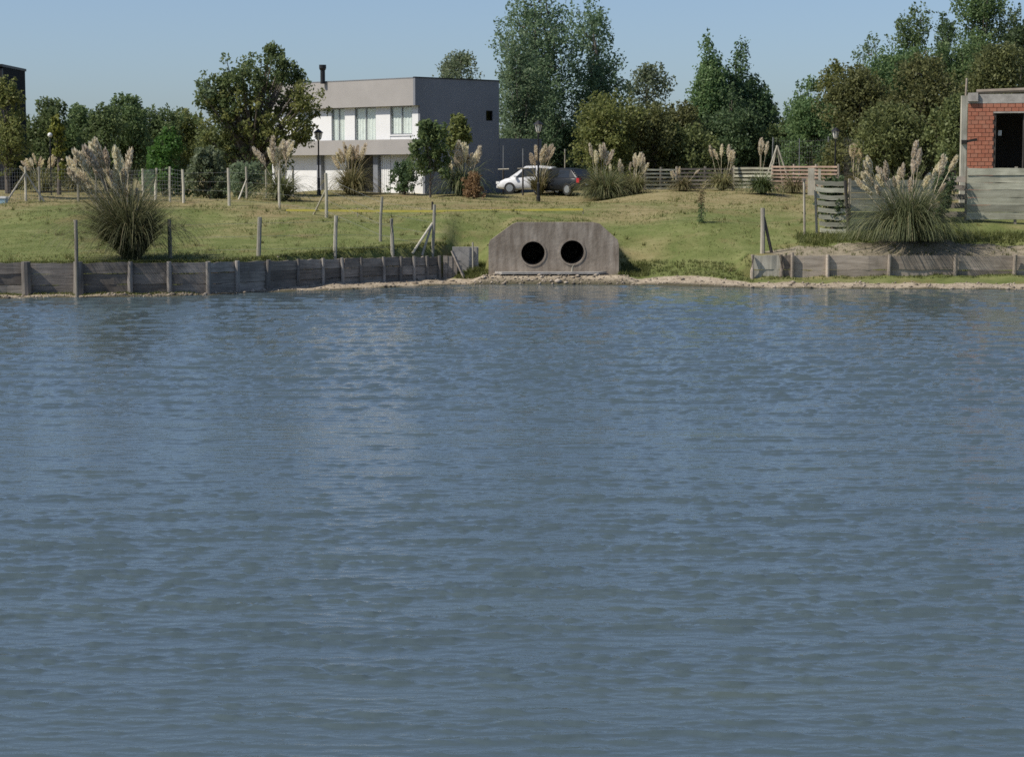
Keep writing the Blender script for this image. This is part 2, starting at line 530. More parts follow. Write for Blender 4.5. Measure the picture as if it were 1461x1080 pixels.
# ------------------------------------------------------------------ water
def build_water():
    ny, nx = 1300, 560
    d = 7.0 * (76.0 / 7.0) ** (np.linspace(0, 1, ny))
    s = np.linspace(-1, 1, nx)
    s = s + np.sign(s) * np.clip(np.abs(s) - .965, 0, 1) ** 1 * 90 * .9
    X = s[None, :] * (0.275 * d[:, None] + 1.5)
    Y = np.repeat(d[:, None], nx, 1)
    dy = np.gradient(d)[:, None]
    g = np.random.default_rng(11)
    Z = np.zeros_like(X)
    gust = 0
    for k in range(9):
        a = g.uniform(0, 6.28); q = g.uniform(.06, .5)
        gust = gust + np.sin(q * (X * math.cos(a) * .6 + Y * math.sin(a)) + g.uniform(0, 6.28))
    gust = 1.0 + .16 * gust
    core = math.radians(-94)                    # waves run towards the viewer, crests a little askew
    for k in range(104):
        lam = g.uniform(.7, 1.8) if k >= 96 else 0.078 * (0.42 / 0.078) ** g.beta(1.2, 1.3)
        a = core + g.normal(0, .31)
        kk = 2 * math.pi / lam
        amp = 0.0022 * lam ** .9
        if k >= 96: amp = lam * .0008; a = core + g.normal(0, .22)
        att = np.clip((lam / (dy + 1e-6) - 1.5) / 1.1, 0, 1)
        ph = kk * (X * math.cos(a) + Y * math.sin(a)) + g.uniform(0, 6.28)
        sn = np.sin(ph)
        Z += amp * att * (sn - .3 * np.sin(2 * ph))
    Z *= gust * np.interp(Y, [10, 25, 45, 65], [1.15, 1.25, 1.6, 2.0])
    Z *= smooth(76.0, 72.5, Y) * .5 + .5
    # short peaked crests between long flat backs, leaning a little with the wind
    sg = Z.std(axis=1, keepdims=True) + 1e-6
    sg = sg.mean() * .5 + sg * .5
    zn = np.clip(Z / sg, -3, 2.15)
    Z = sg * .66 * np.exp(.88 * zn) / .88
    Y = Y - Z * .8
    Z = Z - .006
    V = np.stack([X, Y, Z], -1).reshape(-1, 3)
    I = np.arange(nx * ny).reshape(ny, nx)
    F = np.stack([I[:-1, :-1], I[:-1, 1:], I[1:, 1:], I[1:, :-1]], -1).reshape(-1, 4)
    me = mesh_np('water', V, F, True)
    tag(link('water', me, M['water']), 'rippled blue grey lake water', 'water', kind='structure')
build_water()

# ------------------------------------------------------------------ loose ground cover
def blades_mesh(P, hgt, wid, lean, seed, n_per=3):
    g = np.random.default_rng(seed)
    n = len(P) * n_per
    B = np.repeat(P, n_per, 0) + np.c_[g.normal(0, .04, n), g.normal(0, .04, n), np.zeros(n)]
    h = np.repeat(hgt, n_per) * g.uniform(.6, 1.3, n)
    a = g.uniform(0, 6.28, n)
    ln = g.uniform(.1, lean, n) * h
    dirv = np.c_[np.cos(a) * ln, np.sin(a) * ln, h]
    b = g.uniform(0, 6.28, n)
    side = np.c_[np.cos(b), np.sin(b), np.zeros(n)] * (np.repeat(wid, n_per) * .5)[:, None]
    V = np.stack([B - side, B + side, B + dirv], 1).reshape(-1, 3)
    F = np.arange(n * 3).reshape(-1, 3)
    return mesh_np('grass', V, F)

def grass_cover():
    g = np.random.default_rng(3)
    n = 30000
    y = 66.5 + (112 - 66.5) * g.random(n) ** 1.25
    x = (g.random(n) * 2 - 1) * (.262 * y)
    wl = np.interp(x, WLX, WLY); wr = np.interp(x, WRX, WRY); sh = np.interp(x, SHX, SHY)
    ok = np.where(x < -2.2, y > wl + .3, np.where(x > 8.4, y > wr + 3.2, y > sh + 1.6))
    ok &= ~((np.abs(x - HWX) < 2.4) & (y < 75))
    x, y = x[ok], y[ok]
    clump = np.sin(x * .8 + y * .5) + np.sin(x * 1.9 - y * 1.1) + np.sin(x * .31 - y * .9)
    P = np.c_[x, y, Hf(x, y) - .01]
    h = np.clip(.055 + .02 * clump, .03, .12)
    o = link('grass', blades_mesh(P, h, np.full(len(P), .03), 1.2, 4), M['grass'])
    tag(o, 'short dry and green grass over the lawn and bank', 'grass', kind='stuff')
    m = 800
    y = 67 + 26 * g.random(m) ** 1.1; x = (g.random(m) * 2 - 1) * .26 * y
    keep = (np.sin(x * .9 + y * .7) + np.sin(x * .37 - y * 1.3 + 2) + g.normal(0, .6, m)) > .5
    wl = np.interp(x, WLX, WLY); wr = np.interp(x, WRX, WRY); sh = np.interp(x, SHX, SHY)
    keep &= np.where(x < -2.2, y > wl + .4, np.where(x > 8.4, y > wr + 3.2, y > sh + 2.0)) & ~((np.abs(x - HWX) < 2.6) & (y < 75.2))
    x, y = x[keep], y[keep]
    o = link('grass_tufts', blades_mesh(np.c_[x, y, Hf(x, y) - .01], g.uniform(.1, .24, len(x)), np.full(len(x), .028), 1.1, 14, 16), M['grass'])
    tag(o, 'scattered taller tufts of dry grass on the bank', 'grass', kind='stuff')
    # longer weeds on edges
    L = []
    x = g.uniform(-17.5, -2.4, 1500); L.append((x, np.interp(x, WLX, WLY) + g.uniform(.25, .7, len(x)), .1))
    x = g.uniform(8.6, 19, 320); L.append((x, np.interp(x, WRX, WRY) - g.uniform(.05, .75, len(x)), .09))
    x = g.uniform(10.6, 19.5, 1400); L.append((x, np.interp(x, WRX, WRY) + g.uniform(2.6, 4.4, len(x)), .2))
    x = g.uniform(-17.5, -10.2, 500); L.append((x, np.interp(x, WLX, WLY) - g.uniform(.12, .4, len(x)), .07))
    x = g.uniform(-2.0, -.9, 260); L.append((x, g.uniform(74.1, 74.7, len(x)), .13))
    x = g.uniform(3.2, 8.5, 900); L.append((x, np.interp(x, SHX, SHY) + g.uniform(1.5, 3.2, len(x)), .09))
    x = g.uniform(-1.6, -.9, 220); L.append((x, g.uniform(74.6, 75.6, len(x)), .22))
    x = g.uniform(3.8, 5.0, 300); L.append((x, g.uniform(74.2, 75.6, len(x)), .16))
    x = g.uniform(9.5, 19.5, 420); L.append((x, np.interp(x, WRX, WRY) + g.uniform(.25, 3.2, len(x)), .11))
    X = np.concatenate([l[0] for l in L]); Y = np.concatenate([l[1] for l in L]); hh = np.concatenate([np.full(len(l[0]), l[2]) for l in L])
    P = np.c_[X, Y, Hf(X, Y) - .01]
    o = link('weeds', blades_mesh(P, hh, np.full(len(P), .03), .9, 6, 4), M['grass_green'])
    tag(o, 'taller green weeds along the bulkheads and shore', 'weeds', kind='stuff')
grass_cover()

def rubble():
    g = np.random.default_rng(21)
    n = 2400
    x = g.uniform(-18, 19, n)
    sh = np.interp(x, SHX, SHY)
    w = np.where(x < -10, .5, np.where((x > -1.5) & (x < 4), .65, 1.5))
    y = sh + .02 + w * g.random(n) ** 1.3
    keep = (g.random(n) < np.where((x > -1.5) & (x < 4.2), 1, .6))
    x, y = x[keep], y[keep]
    n = len(x)
    r = g.gamma(1.5, .015, n) + .01
    r = np.where((x > -1.3) & (x < 3.8), r * 1.15, r)
    base = np.array([(1, 0, 0), (-1, 0, 0), (0, 1, 0), (0, -1, 0), (0, 0, 1), (0, 0, -1), (.7, .7, .2), (-.7, .7, .3)], float)[:6]
    fac = np.array([(0, 2, 4), (2, 1, 4), (1, 3, 4), (3, 0, 4), (2, 0, 5), (1, 2, 5), (3, 1, 5), (0, 3, 5)])
    V = base[None] * g.uniform(.6, 1.25, (n, 6, 1)) * np.stack([r * g.uniform(.9, 1.6, n), r * g.uniform(.8, 1.2, n), r * g.uniform(.5, .8, n)], -1)[:, None]
    a = g.uniform(0, 6.28, n); c, s = np.cos(a)[:, None], np.sin(a)[:, None]
    V = np.stack([V[..., 0] * c - V[..., 1] * s, V[..., 0] * s + V[..., 1] * c, V[..., 2]], -1)
    V += np.c_[x, y, Hf(x, y) + r * .2][:, None]
    F = (fac[None] + 6 * np.arange(n)[:, None, None]).reshape(-1, 3)
    t = NT('stone')
    gg = t.node('ShaderNodeNewGeometry')
    t.set(t.ramp(gg.outputs['Random Per Island'], [(0, (.1, .085, .065)), (.5, (.24, .2, .15)), (1, (.42, .36, .29))]), .9)
    o = link('shoreline_rubble', mesh_np('shoreline_rubble', V.reshape(-1, 3), F), t.m)
    tag(o, 'small stones and broken rubble along the waterline', 'rubble', kind='stuff')
rubble()

# ------------------------------------------------------------------ trees
SHAPES = {   # profile of a lobe
    'spire': ([0, .12, .4, .7, .9, 1], [.55, .95, 1, .78, .46, .15]),
    'plumy': ([0, .12, .4, .7, .9, 1], [.5, .85, 1, .97, .8, .45]),
    'ball': ([0, .15, .4, .65, .85, 1], [.45, .85, 1, .92, .6, .2]),
}

def crown_mesh(seed, Ht, Rad, t0, shape, dens, nl, cr, ls, lobes, stretch=1.0, spray=0):
    """A crown of lobes, each a loose shell of small leaf clusters; gaps stay open between the clusters."""
    g = np.random.default_rng(seed)
    sx, sy = SHAPES[shape]
    cents, limbs = [], []
    L = []
    for i in range(lobes):
        az = i * 2.399 + g.normal(0, .3)
        rr = Rad * .62 * math.sqrt((i + .15) / lobes)
        if shape != 'ball':
            z1 = Ht * (1.0 if i == 0 else (g.uniform(.62, .95) - .22 * rr / Rad if shape == 'spire' else g.uniform(.6, 1.0) - .1 * rr / Rad))
            hh = min(z1 - t0 * Ht * g.uniform(.4, 1.0), Ht * g.uniform(.42, .75))
            L.append((math.cos(az) * rr, math.sin(az) * rr, z1 - hh, z1, Rad * g.uniform(.34, .5) * (1.15 if i else .85)))
        else:
            rb = Rad * g.uniform(.36, .56)
            zc = t0 * Ht + (1 - t0) * Ht * (g.uniform(.12, .95) if i else .86)
            zc = zc - max(0, zc + rb * .8 - Ht)
            lim = math.sqrt(max(.1, 1 - ((zc / Ht) - .45) ** 2 * 2.2))
            L.append((math.cos(az) * rr * 1.12 * lim, math.sin(az) * rr * 1.12 * lim, max(.05, zc - rb * .95), min(Ht, zc + rb * .95), rb))
    for (x, y, z0, z1, rad) in L:
        n = max(4, int(dens * rad * (z1 - z0) * 3.1))
        limbs.append((np.array([x * .15, y * .15, max(.03 * Ht, z0 * .55)]), np.array([x, y, z0 + (z1 - z0) * .75])))
        for k in range(n):
            t = g.random() ** .9
            r = rad * np.interp(t, sx, sy) * (.35 + .75 * g.random() ** .6) * math.exp(g.normal(0, .2))
            a = g.uniform(0, 6.28)
            c = np.array([x + r * math.cos(a), y + r * math.sin(a), z0 + (z1 - z0) * t])
            cents.append((c, cr * (.35 + 1.15 * g.random() ** 1.4)))
            if k % 9 == 0:
                limbs.append((np.array([x * .6, y * .6, max(.05 * Ht, c[2] - r * .9)]), c))
        for k in range(int(spray * rad * 1.2) + 1):
            a = g.uniform(0, 6.28); t = g.uniform(.75, 1.02)
            r = rad * np.interp(min(t, 1), sx, sy) * 1.1
            c = np.array([x + r * math.cos(a), y + r * math.sin(a), z0 + (z1 - z0) * t])
            for q in range(4):
                cents.append((c + np.array([g.normal(0, .05), g.normal(0, .05), q * .17]), .12))
    P = []
    for p, r in cents:
        k = max(4, int(nl * (r / cr) ** 1.6))
        q = g.normal(0, 1, (k, 3))
        q /= np.maximum(np.linalg.norm(q, axis=1, keepdims=True), 1e-6)
        q *= (g.random((k, 1)) ** .5) * r * 1.2
        q[:, 2] *= stretch
        P.append(p + q)
    P = np.concatenate(P); S = ls * g.uniform(.6, 1.4, len(P))
    ok = P[:, 2] > .05
    P, S = P[ok], S[ok]
    n = len(P)
    u = g.normal(0, 1, (n, 3)); u[:, 2] -= .35; u /= np.linalg.norm(u, axis=1, keepdims=True)
    w = g.normal(0, 1, (n, 3)); v = np.cross(u, w); v /= np.maximum(np.linalg.norm(v, axis=1, keepdims=True), 1e-6)
    u = u * S[:, None] * .75; v = v * S[:, None] * .42
    V = np.stack([P - u, P + v, P + u, P - v], 1).reshape(-1, 3)
    F = np.arange(n * 4).reshape(-1, 4)
    return mesh_np('crown', V, F), limbs

def trunk_mesh(limbs, Ht, r0, seed, top=.9):
    rnd = random.Random(seed)
    mb = MB()
    pts = [(0, 0, -.2)] + [(rnd.gauss(0, .02 * Ht * f), rnd.gauss(0, .02 * Ht * f), Ht * f * top) for f in (.2, .45, .7, 1)]
    mb.tube(pts, [r0 * 1.25, r0, r0 * .75, r0 * .45, r0 * .12], 8)
    for b, tip in limbs:
        m = (b + tip) / 2 + np.array([0, 0, -.04 * Ht * .3])
        mb.tube([b, m, tip], [r0 * .3, r0 * .16, r0 * .05], 4, cap=False)
    return mb.mesh('trunk')

KIND = {   # crown mat, trunk mat, lobe, t0, density, leaves, cluster r (m), leaf, lobes, stretch, spray
    'olive': ('leaf_olive', 'bark', 'ball', .06, 4.8, 36, .36, .125, 14, 1, 4),
    'brown': ('leaf_brown', 'bark', 'ball', .04, 4.8, 36, .36, .125, 15, 1, 4),
    'yellow': ('leaf_yellow', 'bark', 'ball', .08, 6.5, 30, .34, .14, 10, 1, 3),
    'green': ('leaf_green', 'bark', 'ball', .05, 4.8, 36, .36, .125, 14, 1, 4),
    'dark': ('leaf_dark', 'bark', 'spire', .03, 4.2, 38, .36, .125, 12, 1.2, 4),
    'poplar': ('leaf_poplar', 'bark_grey', 'plumy', .08, 1.5, 36, .36, .125, 15, 1.25, 5),
    'euca': ('leaf_green', 'bark_grey', 'ball', .15, 3.4, 38, .38, .125, 15, 1.15, 5),
    'spiky': ('leaf_green', 'bark', 'ball', .03, 6.5, 28, .32, .13, 13, 1.2, 16),
    'grey': ('leaf_grey', 'bark', 'ball', .08, 4.0, 30, .34, .14, 12, 1, 6),
    'bush': ('leaf_green', 'bark', 'ball', .02, 11, 22, .19, .09, 11, 1, 7),
    'bright': ('leaf_bright', 'bark', 'ball', .02, 12, 34, .26, .12, 9, 1, 2),
    'darkbush': ('leaf_dark', 'bark', 'ball', .02, 8, 20, .16, .09, 11, 1, 9),
    'rust': ('leaf_rust', 'bark', 'ball', .02, 22, 20, .12, .07, 9, 1, 5),
}
_seed = [100]

def tree(px, d, top, wpx, kind, label, group=None, name='broadleaf_tree', cat='tree', base=None, dens=1.0, t0=None, mat=None, r0=None):
    _seed[0] += 7
    k = KIND[kind]
    p = stand(px, d) if base is None else hit(px, base)
    d = p.y
    Ht = at(px, top, d).z - p.z
    Rad = wpx / 2 / ppm(d)
    cr = k[6] * min(1.15, max(.5, (Rad * Ht / 9.0) ** .3)) if kind not in ('bush', 'bright', 'darkbush', 'rust') else k[6]
    me, limbs = crown_mesh(_seed[0], Ht, Rad, k[3] if t0 is None else t0, k[2], k[4] * dens, k[5], cr, k[7], k[8], k[9], k[10])
    root = thing(name, p, label, cat, group, rz=random.Random(_seed[0]).uniform(0, 6.28))
    link('crown', me, M[mat or k[0]], root)
    link('trunk', trunk_mesh(limbs, Ht, r0 or min(.28, .022 * Ht + .02), _seed[0]), M[k[1]], root)
    return root

GL = 'trees behind the left wire fence'
tree(12, 104, 122, 58, 'olive', 'yellow green tree in front of the black building at the left edge')
tree(66, 134, 150, 80, 'spiky', 'feathery tree beside the black building, first of the left row', GL)
tree(112, 138, 160, 84, 'spiky', 'low dark tree above the leaning pampas plumes, second of the left row', GL)
tree(152, 130, 160, 70, 'green', 'dense tree right above the leaning pampas grass, third of the left row', GL)
tree(186, 133, 146, 76, 'spiky', 'tallest spiky tree of the left row, behind the bright green bush', GL)
tree(226, 137, 162, 80, 'green', 'rounded tree directly behind the bright green bush, fifth of the left row', GL)
tree(262, 140, 166, 80, 'olive', 'low olive tree between the bright green bush and the big tree', GL)
tree(22, 128, 185, 60, 'dark', 'dark low tree under the black building at the left edge', GL)
tree(84, 112, 172, 20, 'yellow', 'narrow yellow green sapling beside the white globe lamp', cat='sapling', name='young_tree')
tree(234, 106, 196, 66, 'bright', 'bright green rounded bush behind the left wire fence', name='round_bush', cat='bush')
# the big tree in front of the white house
def big_tree():
    p = stand(352, 107)
    root = thing('broadleaf_tree', p, 'large olive green tree with spreading limbs in front of the white house', 'tree')
    s = 1 / ppm(107)
    lobes = [(375, 118, 62, 48, 'leaf_green'), (338, 165, 60, 55, 'leaf_olive'), (415, 160, 46, 30, 'leaf_olive'), (318, 140, 34, 40, 'leaf_green'),
             (440, 147, 24, 24, 'leaf_olive'), (385, 82, 18, 20, 'leaf_green'), (350, 205, 66, 50, 'leaf_brown'), (395, 190, 44, 30, 'leaf_olive'),
             (300, 135, 16, 22, 'leaf_grey'), (425, 185, 20, 16, 'leaf_olive'), (412, 105, 16, 18, 'leaf_green'), (310, 220, 40, 40, 'leaf_brown'), (355, 110, 28, 22, 'leaf_green'),
             (330, 118, 22, 16, 'leaf_green'), (402, 88, 10, 14, 'leaf_green'), (388, 70, 6, 9, 'leaf_green'), (424, 112, 8, 9, 'leaf_green'), (428, 200, 14, 8, 'leaf_olive')]
    g = np.random.default_rng(77)
    tips = []
    groups = {}
    for (cx, cy, rx, ry, m) in lobes:
        c = np.array(at(cx, cy, 107)) - np.array(p)
        dz = g.uniform(-1, 1)
        nclu = int(rx * ry / 36) + 6
        for i in range(nclu):
            q = g.normal(0, 1, 3); q /= np.linalg.norm(q); q *= g.random() ** .45 * min(1.35, math.exp(g.normal(0, .2)))
            pos = c + np.array([q[0] * rx * s, q[1] * rx * s * .9 + dz, q[2] * ry * s])
            r = g.uniform(.14, .36)
            k = int(40 * (r / .3) ** 1.5)
            L = g.normal(0, 1, (k, 3)); L /= np.linalg.norm(L, axis=1, keepdims=True); L *= g.random((k, 1)) ** .45 * r * 1.2
            groups.setdefault(m, []).append(pos + L)
            if i % 6 == 0: tips.append(pos)
    for m, ls in groups.items():
        P = np.concatenate(ls); P = P[P[:, 2] > .05]; n = len(P)
        S = .12 * g.uniform(.6, 1.4, n)
        u = g.normal(0, 1, (n, 3)); u /= np.linalg.norm(u, axis=1, keepdims=True)
        v = np.cross(u, g.normal(0, 1, (n, 3))); v /= np.linalg.norm(v, axis=1, keepdims=True)
        u *= S[:, None] * .8; v *= S[:, None] * .45
        V = np.stack([P - u, P + v, P + u, P - v], 1).reshape(-1, 3)
        link('crown', mesh_np('crown', V, np.arange(n * 4).reshape(-1, 4)), M[m], root)
    mb = MB()
    mb.tube([(0, 0, -.2), (.05, 0, 1.2), (.3, 0, 2.6)], [.26, .2, .17], 8)
    for t in tips:
        b = np.array([.3 * min(1, t[2] / 6), 0, min(2.6, max(.8, t[2] * .42))])
        m = b + (t - b) * .5 + np.array([0, 0, -.15])
        mb.tube([b, m, t], [.11, .06, .015], 5, cap=False)
    mb.build('trunk', M['bark'], root)
big_tree()
tree(300, 101, 226, 66, 'brown', 'grey brown shrub under the big tree beside the wire fence', name='shrub', cat='shrub', mat='leaf_grey')
tree(350, 99, 248, 60, 'bush', 'low shrub with loose twigs at the foot of the big tree', name='shrub', cat='shrub', mat='leaf_grey')
tree(658, 172, 80, 116, 'grey', 'pale feathery tree whose crown shows above the dark house wall')
tree(766, 132, -24, 132, 'poplar', 'tallest poplar, its top out of the frame, beside the dark house wall', 'tall poplars right of the house', 'poplar_tree', dens=1.15)
tree(744, 127, 40, 70, 'poplar', 'shorter poplar against the dark house wall, left of the tallest one', 'tall poplars right of the house', 'poplar_tree', t0=.12)
tree(852, 134, 0, 88, 'poplar', 'narrow poplar standing just right of the tallest poplar', 'tall poplars right of the house', 'poplar_tree', t0=.2)
GM = 'trees in the middle behind the pampas grass'
tree(770, 136, 150, 150, 'dark', 'dark dense tree at the foot of the tall poplars', GM)
tree(868, 119, 138, 104, 'olive', 'warm olive tree in front of the narrow poplar', GM)
tree(922, 140, 100, 84, 'grey', 'pale green tree between the narrow poplar and the twin dark peaks', GM)
tree(922, 121, 160, 96, 'olive', 'olive tree in front of the pale green tree', GM, mat='leaf_brown')
tree(966, 124, 158, 80, 'brown', 'brownish tree left of the twin dark peaks', GM)
tree(890, 124, 195, 90, 'dark', 'low dark tree behind the white pampas plumes', GM)
tree(1010, 127, 55, 78, 'dark', 'dark pointed tree, left one of the twin peaks', 'twin dark pointed trees', dens=1.0, mat='leaf_green')
tree(1054, 129, 66, 94, 'dark', 'dark pointed tree, right one of the twin peaks', 'twin dark pointed trees', dens=1.1)
tree(1040, 125, 130, 130, 'dark', 'broad dark tree below the twin peaks', GM)
tree(1088, 132, 128, 50, 'green', 'low dark tree at the right foot of the twin peaks', GM, mat='leaf_dark')
tree(985, 122, 190, 110, 'brown', 'low brown green tree behind the slat fence', GM)
GR = 'trees behind the right fences'
tree(1142, 136, 118, 66, 'green', 'flat topped tree right of the twin dark peaks', GR)
tree(1110, 128, 182, 100, 'green', 'low green tree behind the white trestle frame', GR)
tree(1194, 130, 96, 70, 'green', 'rounded tree left of the two tall clumpy trees', GR, mat='leaf_olive')
tree(1242, 136, 42, 58, 'euca', 'slender clumpy tree, lower of the two left of the brick house', GR, mat='leaf_poplar')
tree(1296, 134, 14, 74, 'euca', 'tall clumpy tree with thin top shoots, left of the brick house', GR, dens=1.3)
tree(1346, 138, 22, 42, 'euca', 'narrow dark tree just left of the brick house post', GR, mat='leaf_dark')
tree(1396, 132, -10, 84, 'euca', 'tallest tree behind the brick house, top at the frame edge', GR, dens=1.5)
tree(1450, 130, 6, 84, 'euca', 'tall dark tree at the right edge above the brick house', GR, dens=1.4, mat='leaf_dark')
tree(1222, 116, 108, 110, 'brown', 'dense olive brown tree behind the open slat panel', GR)
tree(1318, 114, 88, 130, 'brown', 'wide olive brown tree left of the brick house', GR)
tree(1420, 118, 74, 120, 'brown', 'olive tree rising over the brick house roof', GR)
tree(1286, 126, 78, 120, 'green', 'dense green tree filling in behind the tall clumpy tree', GR)
tree(1372, 127, 58, 110, 'green', 'dense green tree behind the brick house post', GR)
tree(1160, 122, 150, 96, 'green', 'mid green tree behind the tall street lamp on the right', GR)
tree(1270, 112, 160, 120, 'olive', 'low olive tree behind the right pampas plumes', GR, mat='leaf_brown')
tree(1360, 108, 150, 80, 'brown', 'low brown tree right beside the brick house post', GR)
tree(1200, 119, 190, 80, 'dark', 'dark low tree between the street lamp and the open slat panel', GR)
# shrubs by the house and cars
tree(614, 109, 190, 60, 'grey', 'small loose tree on a thin stem before the dark house corner', base=282, t0=.3, r0=.05, mat='leaf_green', dens=.6)
tree(577, 110, 244, 44, 'darkbush', 'dark spiky bush before the white garage door', name='shrub', cat='shrub', base=278)
tree(655, 112, 178, 40, 'yellow', 'yellow green sapling against the dark house wall', name='young_tree', cat='sapling', t0=.62, dens=.3, r0=.04, mat='leaf_olive')
tree(676, 104, 262, 34, 'rust', 'small rust coloured bush beside the white car', name='shrub', cat='shrub', base=284)
tree(1188, 79, 274, 42, 'darkbush', 'dark shrub added behind the open slat panel to darken its gaps', name='shrub', cat='shrub', base=329)  # added bush, stands in for the shade behind the slats
tree(1345, 82, 232, 26, 'darkbush', 'dark leafy vine on the fence below the brick house post', name='shrub', cat='shrub', base=318)

def far_wood():
    g = np.random.default_rng(9)
    n = 26000
    x = g.uniform(-150, 150, n); y = g.uniform(330, 380, n)
    top = 6.5 + 1.6 * np.sin(x * .21) + 1.3 * np.sin(x * .53 + 1) + .8 * np.sin(x * 1.3)
    z = 2.8 + top * g.random(n) ** .6
    P = np.c_[x, y, z]
    S = g.uniform(.4, .9, n)
    u = g.normal(0, 1, (n, 3)); u /= np.linalg.norm(u, axis=1, keepdims=True)
    v = np.cross(u, g.normal(0, 1, (n, 3))); v /= np.linalg.norm(v, axis=1, keepdims=True)
    u *= S[:, None]; v *= S[:, None] * .6
    V = np.stack([P - u, P + v, P + u, P - v], 1).reshape(-1, 3)
    o = link('far_wood', mesh_np('far_wood', V, np.arange(n * 4).reshape(-1, 4)), M['leaf_green'])
    tag(o, 'far line of trees along the horizon', 'wood', kind='stuff')
far_wood()

# ------------------------------------------------------------------ pampas grass
def plume_mesh(seed, frac):
    g = np.random.default_rng(seed)
    n = 190
    bend = g.uniform(.05, .2)
    def axis(z): return np.stack([bend * np.clip(z - .3, 0, 1) ** 2 * 2.2, 0 * z, z], -1)
    z0 = 1 - frac
    z = z0 + (frac * .9) * g.random(n)
    t = (z - z0) / frac
    prof = np.interp(t, [0, .12, .4, .75, 1], [.25, .8, 1, .75, .2]) * .066 * (frac / .35) * g.uniform(.5, 1.3, n)
    a = g.uniform(0, 6.28, n)
    B = axis(z)
    Ln = frac * .24
    E = B + np.stack([np.cos(a) * prof, np.sin(a) * prof, np.full(n, Ln) * g.uniform(.7, 1.2, n)], -1)
    b = a + 1.57
    w = .011
    sd = np.stack([np.cos(b) * w, np.sin(b) * w, np.zeros(n)], -1)
    mid = (B + E) / 2 + np.stack([np.cos(a) * prof * .35, np.sin(a) * prof * .35, np.zeros(n)], -1)
    V = np.stack([B, mid - sd, E, mid + sd], 1).reshape(-1, 3)
    F = [tuple(range(i * 4, i * 4 + 4)) for i in range(n)]
    mb = MB(); mb.add(V, F)
    zs = np.linspace(0, 1 - frac * .2, 5)
    mb.tube([tuple(p) for p in axis(zs)], [.006, .0055, .005, .004, .002], 4, cap=False)
    return mb.mesh('plume')
PL = {}
for key, m in (('cream', 'plume'), ('pink', 'plume_pink'), ('white', 'plume_white')):
    PL[key] = []
    for i in range(5):
        me = plume_mesh(i * 13 + 5, (.27, .31, .35, .29, .38)[i])
        me.materials.append(M[m]); PL[key].append(me)
    PL['big_' + key] = []
    for i in range(6):
        me = plume_mesh(i * 17 + 3, (.17, .2, .23, .19, .25, .21)[i])
        me.materials.append(M[m]); PL['big_' + key].append(me)

def blade_clump(seed, n, Hm, spread, width, lean=(0, 0), rbase=.18):
    """arching blades: rise steeply, bend over and hang; Hm = height of the dome"""
    g = np.random.default_rng(seed)
    seg = 8
    a = g.uniform(0, 6.28, n)
    q = g.random(n)
    phi0 = np.radians(88 - 42 * q * spread + g.normal(0, 5, n))
    kap = np.radians((70 + 105 * q + g.normal(0, 18, n)) * spread)
    L = Hm * g.uniform(.8, 1.55, n) * (1.0 + .12 * q) * np.where(g.random(n) < .35, .58, 1)
    s = np.linspace(0, 1, seg)
    phi = phi0[:, None] - kap[:, None] * s[None] ** 1.3
    ds = L[:, None] / (seg - 1)
    dr = np.cos(phi) * ds; dz = np.sin(phi) * ds
    rr = np.concatenate([np.zeros((n, 1)), np.cumsum(dr[:, :-1], 1)], 1) + (rbase * np.sqrt(g.random(n)))[:, None]
    zz = np.concatenate([np.zeros((n, 1)), np.cumsum(dz[:, :-1], 1)], 1)
    s2 = s[None] ** 1.3 * L[:, None]
    x = rr * np.cos(a)[:, None] + lean[0] * s2
    y = rr * np.sin(a)[:, None] + lean[1] * s2
    P = np.stack([x, y, np.maximum(zz, .02 + .03 * s[None])], -1)
    tw = a + 1.57 + g.normal(0, .5, n)
    sd = np.stack([np.cos(tw), np.sin(tw), np.zeros(n)], -1)[:, None] * (width * .5 * (1 - .85 * s[None] ** 1.5))[..., None]
    V = np.stack([P - sd, P + sd], 2).reshape(n, seg * 2, 3)
    base = np.arange(n)[:, None, None] * seg * 2
    qd = np.array([[2 * i, 2 * i + 1, 2 * i + 3, 2 * i + 2] for i in range(seg - 1)])[None]
    F = (base + qd).reshape(-1, 4)
    return mesh_np('leaves', V.reshape(-1, 3), F)

def pampas(px, base, leaf_top, plume_top, wpx, n_plume, label, key='cream', mat='blade', nbl=420, spread=.95, tilt=.22, leanx=0.0, group='pampas grass clumps', plean=0.0, pmin=.78):
    _seed[0] += 11
    p = hit(px, base)
    d = p.y
    Hl = at(px, leaf_top, d).z - p.z
    Hp = at(px, plume_top, d).z - p.z
    root = thing('pampas_grass', p, label, 'pampas grass', group)
    wid = .028 if d < 85 else .045
    if d > 85: nbl = int(nbl * 1.7)
    link('leaves', blade_clump(_seed[0], nbl, Hl * .86, spread, wid, (leanx, 0), min(.35, wpx / ppm(d) * .12)), M[mat], root)
    g = random.Random(_seed[0])
    rad = wpx / 2 / ppm(d)
    for i in range(n_plume):
        L = Hp * g.uniform(pmin, 1.0)
        az = g.uniform(0, 6.28)
        r = rad * math.sqrt(g.random()) * .97
        tip = Vector((math.cos(az) * r + plean * L, math.sin(az) * r * .8, math.sqrt(max(.2, L * L - r * r))))
        o = link('plume', g.choice(PL[key]), None, root)
        o.rotation_euler = tip.to_track_quat('Z', 'Y').to_euler()
        o.rotation_euler.rotate_axis('Z', g.uniform(0, 6.28))
        o.location = (math.cos(az) * .1, math.sin(az) * .1, 0)
        s = tip.length
        wf = s * g.uniform(.8, 1.1)
        o.scale = (wf, wf, s)
    return root

